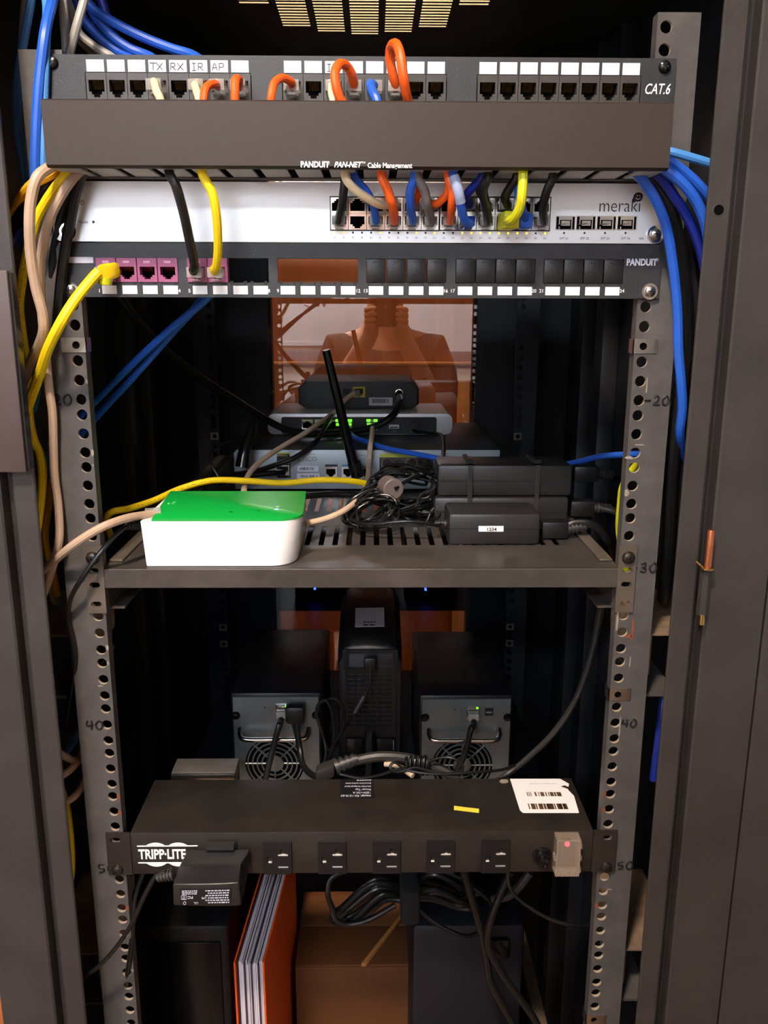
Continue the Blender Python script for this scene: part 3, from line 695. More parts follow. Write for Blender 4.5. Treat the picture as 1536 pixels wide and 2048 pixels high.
# ================================================================== shelf
ZS = 1.2780; SH = thing('rack_shelf', 'grey-brown slotted steel rack shelf across the middle of the rack', 'shelf', (0, .3, ZS-.02)); t = SH
us = [-.2262]; 
for k in range(-14, 15): us += [k*.0134-.0027, k*.0134+.0027]
us.append(.2262); vs = [.0, .075, .148, .213, .287, .352, .426, .49, .56, .58]
MB().grid((0, 0, ZS-.0015), X_, Y_, (0, 0, .0015), us, vs, lambda i, j: not (i % 2 == 1 and j in (1, 3, 5, 7))).build('top_plate', M['shelf'], t, smooth=0)
mb = MB(); mb.prism([(0, -.0170), (0, -.0008), (.0008, 0), (.0025, 0), (.0025, -.0170)], (-.2262, -.0012, ZS), Y_, Z_, (.4524, 0, 0)); mb.box(-.2262, .2262, -.0010, .012, ZS-.0172, ZS-.0160); mb.build('front_lip', M['shelf'], t)
for sg in (-1, 1):
    mb = MB(); mb.box(*sorted((sg*.2262, sg*.2248)), .012, .58, ZS-.040, ZS-.0016); mb.build('side_flange', M['shelf'], t)
    a, b = sorted((sg*.2262, sg*.2120)); mb = MB(); mb.box(a, b, .012, .58, ZS-.041, ZS-.0395); mb.build('bottom_flange', M['shelf'], t)
    # raised side ridge on top of the plate
    mb = MB(); mb.obox((sg*.2255, .02, ZS+.0002), (-sg*.012, 0, 0), (0, .55, 0), (0, 0, .0022), bev=.0008); mb.build('edge_ridge', M['bracket'], t)
    zt_, zb_ = P(740, 1090, 0).z, P(740, 1224, 0).z
    us_ = []; zz = [zt_-.011, P(740, 1140, 0).z, P(740, 1168, 0).z, P(740, 1206, 0).z]; ed = [zt_]+[(zz[k]+zz[k+1])/2 for k in range(3)]+[zb_]
    cs = [(-.0085, .0075, ed[k+1], ed[k], .0, zz[k], .0046 if k else .003, .0024 if k else .003) for k in range(4)]
    mb = MB(); mb.cells((sg*.2325, -.0022, 0), (sg, 0, 0), Z_, (0, .0020, 0), cs, 20); bmesh.ops.recalc_face_normals(mb.bm, faces=mb.bm.faces); mb.build('ear', M['bracket'], t)
    screw(t, (sg*.2325, -.0022, zz[0]), .0058, M['darksteel'])

# ================================================================== white box with green lid
zt_ = ZS+.0420; t = thing('router_box', 'white plastic network box with a bright green lid at the front of the slotted shelf', 'router', (-.12, .06, ZS))
xl_b, xl_t = PZ(294, 1134, ZS).x, P(281, 1042, .006).x
xr_b, xr_t = PZ(592, 1125, ZS).x, P(606, 1030, .03).x
bl_, br_ = PZ(342, 984, zt_), PZ(610, 990, zt_)
def ring(xl, xr, xbl, xbr, z, y0=.006, y1=.118, r=.022):
    pts = [(xl, y0, z)]
    for k in range(9): a = math.radians(-90+90*k/8); pts.append((xr-r+r*math.cos(a), y0+r+r*math.sin(a), z))
    pts += [(xbr, y1, z), (xbl, y1, z)]
    return [V(p) for p in pts]
mb = MB(); mb.loft([ring(xl_b, xr_b, bl_.x+.004, xr_b, ZS+.0006), ring(xl_b-.0005, xr_b+.001, bl_.x+.003, xr_b+.001, ZS+.002), ring(xl_t, xr_t, bl_.x, br_.x, zt_-.001)]); mb.build('case', M['white_box'], t)
xg = P(303, 1040, .006).x
mb = MB(); mb.loft([ring(xg, xr_t+.0005, bl_.x, br_.x+.0005, zt_-.0009), ring(xg, xr_t+.0005, bl_.x, br_.x+.0005, zt_+.0012), ring(xg+.0008, xr_t-.0004, bl_.x+.0005, br_.x-.0004, zt_+.0018, .007, .1175, .0215)])
lid = mb.build('lid', M['green'], t)
mb = MB(); q = PZ(553, 1019, zt_+.0018)
for k, (dx, dy, mm) in enumerate(((0, 0, 0), (.0008, .004, 1))): pass
MB().box(q.x-.0016, q.x+.0016, q.y-.0012, q.y+.0012, zt_+.0017, zt_+.0022).build('status_led', M['skylited'], lid)
q = PZ(555, 1014, zt_+.0018); MB().box(q.x-.0012, q.x+.0012, q.y, q.y+.0016, zt_+.0017, zt_+.0022).build('status_led', M['label'], lid)
q = PZ(347, 1009, zt_+.002); mb = MB(); mb.strokes([[(0, .6), (.2, .9), (.5, .8)], [(.1, .2), (.6, .3)], [(.5, .5), (.9, .6), (1.2, .5)]], q, V((.35, .94, 0)), V((-.94, .35, 0)), .008, .0003); mb.build('raised_mark', mat('pale_green', (150,220,160), .4), lid, smooth=0)
for (xx, yy) in ((462, 1024), (517, 1021)):
    q = PZ(xx, yy, zt_+.0018); MB().lathe([(0, .0022), (.0003, .0022), (.0003, .0016), (.0001, .0014)], q-V((0, 0, .0001)), Z_, 16).build('dimple', M['green'], lid)

# ================================================================== power bricks
def brick(label, x0, x1, y0, y1, z0, z1, groove=True, group=None):
    t = thing('power_adapter', label, 'power adapter', ((x0+x1)/2, (y0+y1)/2, z0), group)
    part('case', M['brick'], t, (x0, x1, y0, y1, z0, z1), bev=.004)
    if groove:
        zm = z0+(z1-z0)*.46; mb = MB(); mb.box(x0+.002, x1-.002, y0-.0002, y0+.001, zm, zm+.0022); mb.build('seam_groove', M['ink'], t)
    return t
def relief(parent, p, d, r0, r1, L, n=5, name='strain_relief'):
    "ribbed strain relief: cone of rings along d"
    p, d = V(p), V(d).normalized(); prof = []
    for k in range(n):
        r = lerp(r0, r1, k/n); h = L*k/n; prof += [(h, r), (h+L/n*.55, r), (h+L/n*.56, r*.72), (h+L/n*.98, r*.72)]
    return MB().lathe(prof, p, d, 14).build(name, M['c_charcoal'], parent)
xa, xb = P(897, 1060, .073).x, P(1081, 1060, .073).x
b3 = brick('small power adapter with a 1234 sticker standing at the front of the shelf', xa, xb, .073, .125, ZS+.0003, ZS+.0315, False)
flat('sticker', M['white'], b3, (957, 1052, 1007, 1063), .0729)
ftext(b3, 'lettering', M['ink'], [('1234', P(983, 1059, .0722), .0045, dict(align='CENTER', sx=1.1, bold=.02))])
zm = ZS+.0165; MB().box(xa+.001, xb-.001, .0727, .0735, zm, zm+.0005).build('seam_groove', M['ink'], b3)
xa, xb = P(868, 1010, .150).x, P(1138, 1010, .150).x
b2 = brick('lower black power adapter of the pair bound with cable ties', xa, xb, .150, .205, ZS+.0003, ZS+.0300)
xa2, xb2 = P(875, 960, .152).x, P(1145, 960, .152).x
b1 = brick('upper black power adapter of the pair bound with cable ties', xa2, xb2, .152, .207, ZS+.0305, ZS+.0640)
for px, lb_ in ((941, 'black cable tie around the adapters, nearer the coiled leads'), (1076, 'black cable tie around the adapters, nearer the mains plugs')):
    x = P(px, 930, .15).x; t = thing('cable_tie', lb_, 'cable tie', (x, .15, ZS+.001)); zt_ = ZS+.0645
    mb = MB(); mb.box(x-.0023, x+.0023, .1478, .1490, ZS+.001, zt_+.0012); mb.box(x-.0023, x+.0023, .1478, .2085, zt_, zt_+.0012); mb.box(x-.0023, x+.0023, .2075, .2087, ZS+.001, zt_); mb.build('strap', M['c_charcoal'], t)
    mb = MB()
    for k in range(26): mb.box(x-.0018, x+.0018, .1472, .1479, ZS+.030+k*.0011, ZS+.0305+k*.0011)
    mb.build('teeth', M['c_charcoal'], t)
    mb = MB(); mb.grid((x, .151, zt_+.001), X_, Y_, (0, 0, .004), [-.0034, -.0015, .0015, .0034], [0, .0022, .0048, .0078], lambda i, j: not (i == 1 and j == 1)); mb.build('tie_head', M['black'], t, smooth=0)
    MB().box(x-.0012, x+.0012, .1535, .1552, zt_+.0015, zt_+.003).build('pawl', M['label'], t)

# ================================================================== grey router with antennas
YC = .315; x0, x1 = P(468, 925, YC).x, P(999, 925, YC).x; zc0, zc1 = ZS+.004, P(730, 899, YC).z
t = thing('router', 'wide grey-faced router with two black antennas at the back of the shelf', 'router', ((x0+x1)/2, YC+.12, ZS)); CS = t
part('case', M['ciscot'], t, (x0, x1, YC+.002, YC+.249, zc0, zc1), bev=.0015)
part('face_plate', M['ciscof'], t, (x0, x1, YC, YC+.002, zc0, zc1-.0008), bev=.0006)
for xx in (x0+.02, x1-.02):
    for yy in (YC+.02, YC+.22): MB().cyl((xx, yy, ZS+.0001), Z_, .007, .0042, 14).build('foot', M['black'], t)
Yf = YC-.0001
flat('port_label', M['olive'], t, (555, 905, 580, 912), Yf)
flat('wan_block', M['ink'], t, (554, 912, 581, 956), Yf, .0004)
j = jack('port', t, P(567, 945, Yf).x, P(567, 940, Yf).z, Yf-.0012, .0150, .0128, .0118, .0085, M['chrome'], depth=.0012, pins=False)
inst(j, t, (0, 0, .0140))
for k, xx in enumerate((662, 696, 732)):
    q = P(xx, 945, Yf)
    if k == 0: jj = jack('port', t, q.x, q.z, Yf-.0018, .0150, .0150, .0112, .0095, M['chrome'], depth=.0012, pins=False, cav=.0004); q0 = q
    else: inst(jj, t, (q.x-q0.x, 0, 0))
flat('port_label', M['ink'], t, (650, 929, 675, 933), Yf); flat('port_label', mat('blue_label', (70,120,170), .5), t, (684, 929, 709, 933), Yf)
flat('port_label', M['olive'], t, (760, 908, 866, 915), Yf)
flat('lan_block', M['ink'], t, (759, 914, 867, 956), Yf, .0004)
jl = None
for r_ in range(2):
    for k in range(4):
        q = P(774+24.5*k, 924 if r_ == 0 else 944, Yf)
        if jl is None: jl = jack('port', t, q.x, q.z, Yf-.0012, .0145, .0118, .0112, .0080, M['chrome'], depth=.0012, pins=False, flip=True); ql = q
        else: inst(jl, t, (q.x-ql.x, 0, q.z-ql.z))
flat('barcode_label', M['label'], t, (595, 932, 637, 943), Yf); flat('barcode_label', M['label'], t, (594, 947, 639, 957), Yf)
mb = MB()
for (xa, xb, ya, yb) in ((600, 630, 934.5, 940.5), (600, 637, 950, 955)):
    for k in range(26):
        if random.random() < .7:
            xk = lerp(xa, xb, k/26); xq0, xq1, zq0, zq1 = rp(xk, ya, xk+.75, yb, Yf-.0006); mb.box(xq0, xq1, Yf-.0007, Yf-.0005, zq0, zq1)
mb.build('barcode', M['ink'], t)
ftext(t, 'lettering', M['grey'], [('CISCO', P(615, 918.5, Yf-.0001), .0078, dict(align='CENTER', bold=.02))])
mb = MB()
for k, h in enumerate((.45, .7, 1, .7, .45, .7, 1, .7, .45)):
    q = P(601.5+3.4*k, 909.5, Yf); mb.box(q.x-.0004, q.x+.0004, Yf-.0003, Yf+.0001, q.z-.0006, q.z-.0006+h*.0042)
mb.build('logo_bars', M['grey'], t)
mb = MB()
for xx in (742,): 
    q = P(xx, 914, Yf); mb.tube([q+V((math.cos(a)*.0032, -.0002, math.sin(a)*.0032)) for a in [k*math.pi/8 for k in range(17)]], .0003, 6, smooth=False)
q = P(724, 914, Yf); mb.tube([q+V((math.cos(a)*.0042, -.0002, math.sin(a)*.0026)) for a in [k*math.pi/8 for k in range(17)]], .0003, 6, smooth=False)
mb.build('approval_marks', M['grey'], t)
# antennas
def antenna(pts, radii, name='antenna'):
    tt = MB(); ps = [P(*p) for p in pts]; tt.tube(ps, 1, 14, 6, True, True, rad=lambda u: lerp(radii[0], radii[1], u)); return tt.build(name, M['blackgl'], CS)
a1 = antenna([(714, 950, .288), (700, 900, .284), (676, 800, .272), (652, 700, .262)], (.0072, .0046))
q = P(712, 942, .28); MB().cyl(P(716, 952, .290), P(705, 915, .285)-P(716, 952, .290), .0082, .018, 16).build('antenna_joint', M['black'], a1)
MB().cyl((P(714, 945, .29).x, .286, P(714, 940, .29).z), Y_, .004, .03, 12).build('antenna_stud', M['brass'], a1)
a2 = antenna([(484, 935, .285), (490, 900, .290), (500, 868, .30), (506, 838, .31)], (.0085, .0045))
MB().cyl((P(490, 925, .29).x, .286, P(490, 925, .29).z), Y_, .004, .03, 12).build('antenna_stud', M['brass'], a2)

# ================================================================== silver box and modem stacked on the router
YM = .43; x0, x1 = P(535, 850, YM).x, P(905, 850, YM).x; za, zb_ = zc1+.0010, P(720, 827, YM).z
t = thing('gateway', 'low silver box with green-lit ports, stacked on the wide grey router', 'router', ((x0+x1)/2, YM+.06, za))
MB().prism(rrect(x0, x1, za, zb_, .009, 6), (0, YM, 0), X_, Z_, (0, .128, 0), bev=.0015).build('shell', M['silver'], t)
ix0, ix1, iz0, iz1 = rp(563, 834, 873, 868, YM)
MB().prism(rrect(ix0, ix1, iz0, iz1, .003, 4), (0, YM-.0006, 0), X_, Z_, (0, .001, 0)).build('port_window', mat('window_black', (28,30,33), .3), t)
jm2 = None
for xx in (615, 641, 668, 690, 744):
    q = P(xx, 849, YM)
    if jm2 is None: jm2 = jack('port', t, q.x, q.z, YM-.0022, .0150, .0140, .0118, .0090, M['chrome'], depth=.0014, pins=False, flip=True, cav=.0004); qm = q
    else: inst(jm2, t, (q.x-qm.x, 0, 0))
for (xa, ya) in ((658, 841), (675, 841), (700, 841), (737, 841), (751, 841), (676, 849), (699, 849), (738, 849), (697, 842)):
    flat('green_led', M['greenled'], t, (xa-4, ya-2.5, xa+4, ya+2.5), YM-.0023)
flat('usb_port', M['chrome'], t, (778, 849, 798, 857), YM-.0006); flat('usb_tongue', M['ink'], t, (780, 853.5, 796, 856), YM-.0011)
ftext(t, 'lettering', M['grey'], [('USB', P(788, 863, YM-.0008), .0034, dict(align='CENTER')), ('Power', P(826, 863, YM-.0008), .0034, dict(align='CENTER'))])
pw = P(827, 851, YM-.001); 
YD = .48; x0, x1, za2, zb2 = rp(600, 763, 834, 816, YD); za2 = zb_+.0006
t = thing('cable_modem', 'dark grey cable modem with chamfered corners on top of the low silver box', 'modem', ((x0+x1)/2, YD+.06, za2))
c_ = .010; poly = [(x0+c_, za2), (x1-c_, za2), (x1, za2+c_*.6), (x1, zb2-c_), (x1-c_, zb2), (x0+c_, zb2), (x0, zb2-c_), (x0, za2+c_*.6)]
MB().prism(poly, (0, YD, 0), X_, Z_, (0, .004, 0), bev=.0008).build('rear_face', M['modem'], t)
poly2 = [(a-.003 if a < (x0+x1)/2 else a+.003, b) for a, b in poly]
MB().prism(poly2, (0, YD+.0041, 0), X_, Z_, (0, .125, 0), bev=.003).build('case', M['modem'], t)
j = jack('port', t, P(718, 784, YD).x, P(718, 784, YD).z, YD-.0020, .0170, .0145, .0118, .0095, mat('port_yellow', (200,186,44), .45), depth=.0014, pins=False, cav=.0004, label='yellow network port')
flat('usb_port', M['ink'], t, (686, 777, 701, 789), YD-.0001)
q = P(743, 789, YD); MB().lathe([(0, .002), (.0006, .002), (.0006, .0012), (.0002, .001)], q, (0, -1, 0), 14).build('reset_button', M['black'], t)
flat('barcode_label', M['label'], t, (738, 795, 785, 811), YD-.0001); mb = MB()
for k in range(22):
    if random.random() < .75: xq0, xq1, zq0, zq1 = rp(744+k*1.6, 797.5, 745+k*1.6, 806, YD-.0008); mb.box(xq0, xq1, YD-.0009, YD-.0006, zq0, zq1)
mb.build('barcode', M['ink'], t)
q = P(798, 786, YD); mb = MB(); mb.lathe([(0, .0058), (.003, .0058), (.0031, .0048), (.011, .0048)], q, (0, -1, 0), 12); mb.build('coax_socket', M['chrome'], t)
def dashes(mb, o, u, v, L, h):
    "a row of small dashes standing for print too fine to read"
    o, u, v = V(o), V(u).normalized(), V(v).normalized(); x = 0.; n = u.cross(v)
    while x < L:
        w_ = min(h*random.uniform(.7, 2.6), L-x)
        if w_ < h*.3: break
        mb.obox(o+u*x-v*(h/2), u*w_, v*h, n*.0001); x += w_+h*.55
# ================================================================== rack power strip
z0, z1 = .9748, 1.0192; YB = .0905
t = thing('power_strip', 'black rack-mounted power strip with a row of outlets, lowest in the rack', 'power strip', (0, .045, z0)); PD = t
part('case', M['pdu'], t, (-.2185, .2185, -.0022, YB, z0, z1), bev=.0009)
for sg in (-1, 1):
    mb = MB(); a = sg*.2187
    cs = [(.2187-.2325, .0088, z0+.024, z1, 0, hz(48)-.0005, .0050, .0030), (.2187-.2325, .0088, z0, z0+.024, 0, hz(50), .0030, .0030)]
    mb.cells((sg*.2325, -.0026, 0), (sg, 0, 0), Z_, (0, .0022, 0), cs, 20); bmesh.ops.recalc_face_normals(mb.bm, faces=mb.bm.faces); mb.build('ear', M['pdu'], t)
    screw(t, (sg*.2325, -.0026, hz(50)), .0056, M['darksteel'])
YO = -.0023
def outlet(cx):
    x0, x1 = cx-.0132, cx+.0132; za, zb = P(740, 1744, YO).z, P(740, 1681, YO).z; H = zb-za; d = .0028
    sx = lambda px: cx+(px-555)/2.11/1000
    us = [x0, sx(534), sx(545), sx(555), sx(562), sx(569), sx(576), x1]
    zz = lambda py: za+(zb-za)*(1744-py)/63.
    vs = [za, zz(1733), zz(1728), zz(1723), zz(1713), zz(1709), zz(1702), zz(1694), zb]
    def sol(i, j):
        if i == 1 and j in (3, 4): return False             # earth
        if i in (3, 4, 5) and j == 1: return False          # lower blade
        if i in (3, 4, 5) and j == 5: return False          # upper blade
        if i == 4 and j == 6: return False                  # T stem
        return True
    o = MB().grid((0, YO-d, 0), X_, Z_, (0, d, 0), us, vs, sol).build('outlet', M['black'], t, smooth=0)
    mb = MB(); mb.box(us[3]+.0002, us[6]-.0002, YO-d*.45, YO+.0001, vs[1], vs[2]-.0006); mb.box(us[3]+.0002, us[6]-.0002, YO-d*.45, YO+.0001, vs[5], vs[5]+.0012); mb.box(us[1]+.001, us[2]-.001, YO-d*.45, YO+.0001, vs[3], vs[3]+.0010)
    mb.build('contact', mat('bright_contact', (214,206,194), .45), o); return o
ox = [P(x, 1712, YO-.002).x for x in (446, 555, 664, 773, 881, 991)]
o0 = outlet(ox[1])
for k in (0, 2, 3, 4, 5): inst(o0, t, (ox[k]-ox[1], 0, 0))
mb = MB(); q = P(1084, 1712, YO); mb.lathe([(0, .0095), (.0012, .0092), (.0018, .0072), (.006, .0062), (.0062, .0046), (.0125, .0042), (.0128, .0034), (.011, .003)], (q.x, YO, q.z), (0, -1, 0), 24); mb.build('breaker_button', M['blackgl'], t)
x0, x1, za, zb = rp(1112, 1680, 1160, 1752, -.015)
sw = part('switch_rocker', M['blackgl'], t, (x0+.006, x1-.006, -.0085, -.0021, za+.008, zb-.006), bev=.001)
MB().lathe([(0, .0024), (.0016, .002), (.0022, .0008)], ((x0+x1)/2, -.0085, zb-.0085), (0, -1, 0), 14).build('pilot_lamp', M['redled'], sw)
mb = MB(); th = .0009
mb.box(x0, x1, -.0160, -.0160+th, za, zb, bev=.0003); mb.box(x0, x1, -.0158, -.0022, zb-th, zb); mb.box(x0, x1, -.0158, -.0022, za, za+th); mb.box(x0, x0+th, -.0158, -.0022, za, zb); mb.box(x1-th, x1, -.0158, -.0022, za, zb)
for zc_ in (za+.006, za+.019, zb-.007): mb.box(x1, x1+.0015, -.0155, -.009, zc_-.0022, zc_+.0022)
mb.box(x0-.0018, x0, -.0158, -.009, za+.0165, za+.0215)
mb.build('switch_guard', M['clearcover'], t, label='frosted clear plastic switch guard with red glow')
# lettering and logo on the face
mb = MB(); xa, xb = P(275, 1706, YO).x, P(396, 1706, YO).x; zL = P(330, 1709, YO).z
mb.text('TRIPP·LITE', (xa+.001, YO-.0003, zL), X_, Z_, .0142, bold=.03, sx=.685)
for zz_ in (zL+.0092, zL-.0088): mb.box(xa, xb, YO-.0004, YO+.0001, zz_-.0005, zz_+.0005)
for cx_ in (P(312, 1706, YO).x, P(357, 1706, YO).x):
    for s_ in (1, -1):
        pl = [(math.cos(a)*.0138, math.sin(a)*.0128) for a in [math.radians(47+86*k/10) for k in range(11)]]
        mb.prism([(cx_+p[0], zL+s_*p[1]) for p in pl], (0, YO-.0004, 0), X_, Z_, (0, .0004, 0))
mb.build('lettering', M['white'], t, smooth=0)
# stickers on top of the case
zt_ = z1+.0001
def topq(px, py): q = PZ(px, py, zt_); return (q.x, q.y)
st = MB().prism([topq(*p) for p in ((1020, 1558), (1120, 1558), (1138, 1568), (1136, 1580), (1148, 1592), (1158, 1626), (1046, 1626), (1040, 1621))], (0, 0, zt_), X_, Y_, (0, 0, .0003)).build('barcode_sticker', M['white'], t, smooth=0)
mb = MB()
for (xa, xb, ya, yb) in ((1054, 1122, 1585, 1593), (1057, 1134, 1608, 1619)):
    for k in range(40):
        if random.random() < .62:
            x_ = lerp(xa, xb, k/40); a_, b_ = topq(x_, ya), topq(x_+1+random.random(), yb); mb.box(min(a_[0], b_[0]), max(a_[0]+.0003, b_[0]), min(a_[1], b_[1]), max(a_[1], b_[1]), zt_+.0003, zt_+.0005)
mb.build('barcode', mat('brown_barcode', (96,70,44), .6), st)
mb = MB(); q = topq(1086, 1568); dashes(mb, (q[0]-.014, q[1], zt_+.0004), X_, Y_, .028, .0016); mb.build('faint_print', M['label'], st, smooth=0)
mb = MB(); q = topq(1131, 1576); mb.prism([(q[0]-.004, q[1]+.002), (q[0]+.003, q[1]-.003), (q[0]+.004, q[1]), (q[0], q[1]+.004)], (0, 0, zt_+.0003), X_, Y_, (0, 0, .0004)); mb.build('tear', M['pdu'], st, smooth=0)
MB().prism([topq(*p) for p in ((908, 1612), (958, 1618), (958, 1626), (908, 1620))], (0, 0, zt_), X_, Y_, (0, 0, .0003)).build('yellow_sticker', M['yellowlab'], t, smooth=0)
pl = [topq(1008+9*math.cos(a), 1563+4*math.sin(a)) for a in [k*math.pi/8 for k in range(16)]]
MB().prism(pl, (0, 0, zt_), X_, Y_, (0, 0, .0004)).build('plug_button', M['dirt'], t, smooth=0)
pq = topq(712, 1577); rl = MB().prism([topq(*p) for p in ((680, 1559), (746, 1559), (750, 1597), (680, 1597))], (0, 0, zt_), X_, Y_, (0, 0, .0002)).build('rating_label', M['ink'], t, smooth=0)
mb = MB(); yy_ = topq(712, 1592)[1]
for k, (s_, z_) in enumerate((('model: RS-1215-20', .0046), ('120V~/20 A', .0044), ('Power Tap', .0042), ('CAUTION: To Reduce Risk of', .0030), ('Electrical Shock, Use Only Indoors', .0026), ('Series 05 08 00 002', .0026))):
    mb.text(s_, (pq[0]-.0155+.031, yy_+k*.0058, zt_+.0003), -X_, -Y_, z_, sx=.86 if k < 3 else .72)
mb.build('fine_print', M['label'], rl, smooth=0)

# ------------------------------------------------------------------ plug-in adapter on the first outlet
t = thing('plug_adapter', 'black plug-in adapter with a fine-print label, in the first outlet of the power strip', 'power adapter', (ox[0], -.03, z0-.03))
A = lambda px, py, Y: P(px, py, Y)
top = [A(362, 1697, -.0055), A(484, 1692, -.0055), A(491, 1770, -.0055), A(358, 1760, -.0055)]
yF = -.052
fT0, fT1 = A(345, 1768, yF), A(478, 1765, yF); fB0, fB1 = A(346, 1812, yF+.004), A(483, 1813, yF+.004)
bT0, bT1 = V((fT0.x+.004, -.0056, z0+.030)), V((fT1.x+.004, -.0056, z0+.030)); bB0, bB1 = V((fB0.x+.002, -.0056, fB0.z+.004)), V((fB1.x, -.0056, fB1.z+.004))
mT0, mT1 = A(360, 1731, -.020), A(484, 1727, -.020)
mb = MB()
L_ = [bB0, fB0, fT0, mT0, bT0]; R2 = [bB1, fB1, fT1, mT1, bT1]
mb.loft([L_, [lerp(a, b, .25)+V((0, -.0008, 0)) for a, b in zip(L_, R2)], [lerp(a, b, .5)+V((0, -.0010, 0)) for a, b in zip(L_, R2)], [lerp(a, b, .75)+V((0, -.0008, 0)) for a, b in zip(L_, R2)], R2])
es = [e for e in mb.bm.edges if e.calc_face_angle(0) > .35]; bmesh.ops.bevel(mb.bm, geom=es, offset=.002, segments=3, affect='EDGES', profile=.5, clamp_overlap=True)
mb.build('case', M['brick'], t)
u_ = (fT1-fT0).normalized(); d_ = (fB0-fT0).normalized(); n_ = u_.cross(-d_); c0 = lerp(fT0, fT1, .115)+(fB0-fT0)*.20+n_*.0012
W_, H_ = (fT1-fT0).length*.77, (fB0-fT0).length*.70
lab = MB().obox(c0, u_*W_, d_*H_, n_*.0004).build('rating_label', M['ink'], t)
mb = MB(); o_ = c0+n_*.0006
for k in range(6): dashes(mb, o_+u_*(W_*(.50+.05*(k % 2)))+d_*(H_*(.10+.155*k)), u_, -d_, W_*(.47-.05*(k % 2)), .0013)
for k in range(3): dashes(mb, o_+u_*(W_*.04)+d_*(H_*(.08+.10*k)), u_, -d_, W_*.30, .0010)
mb.strokes([[(0, 0), (1, 0), (1, 1), (0, 1), (0, 0)], [(.3, .3), (.7, .3), (.7, .7), (.3, .7), (.3, .3)]], o_+u_*(W_*.03)+d_*(H_*.62), u_, -d_, .0042, .0002)
mb.text('FC', o_+u_*(W_*.26)+d_*(H_*.50), -u_, d_, .0042); mb.text('UL', o_+u_*(W_*.36)+d_*(H_*.88), -u_, d_, .0034); mb.text('LPS', o_+u_*(W_*.52)+d_*(H_*.56), -u_, d_, .0030)
mb.strokes(LET['0'], o_+u_*(W_*.06)+d_*(H_*.96), u_, -d_, .0034, .0002)
mb.build('fine_print', M['label'], lab, smooth=0)
flat('prong_ridge', M['brick'], t, (414, 1683, 470, 1690), YO-.002, .008)
relief(t, P(347, 1748, -.03), V((-1, 0, -.25)), .0058, .0040, .016)

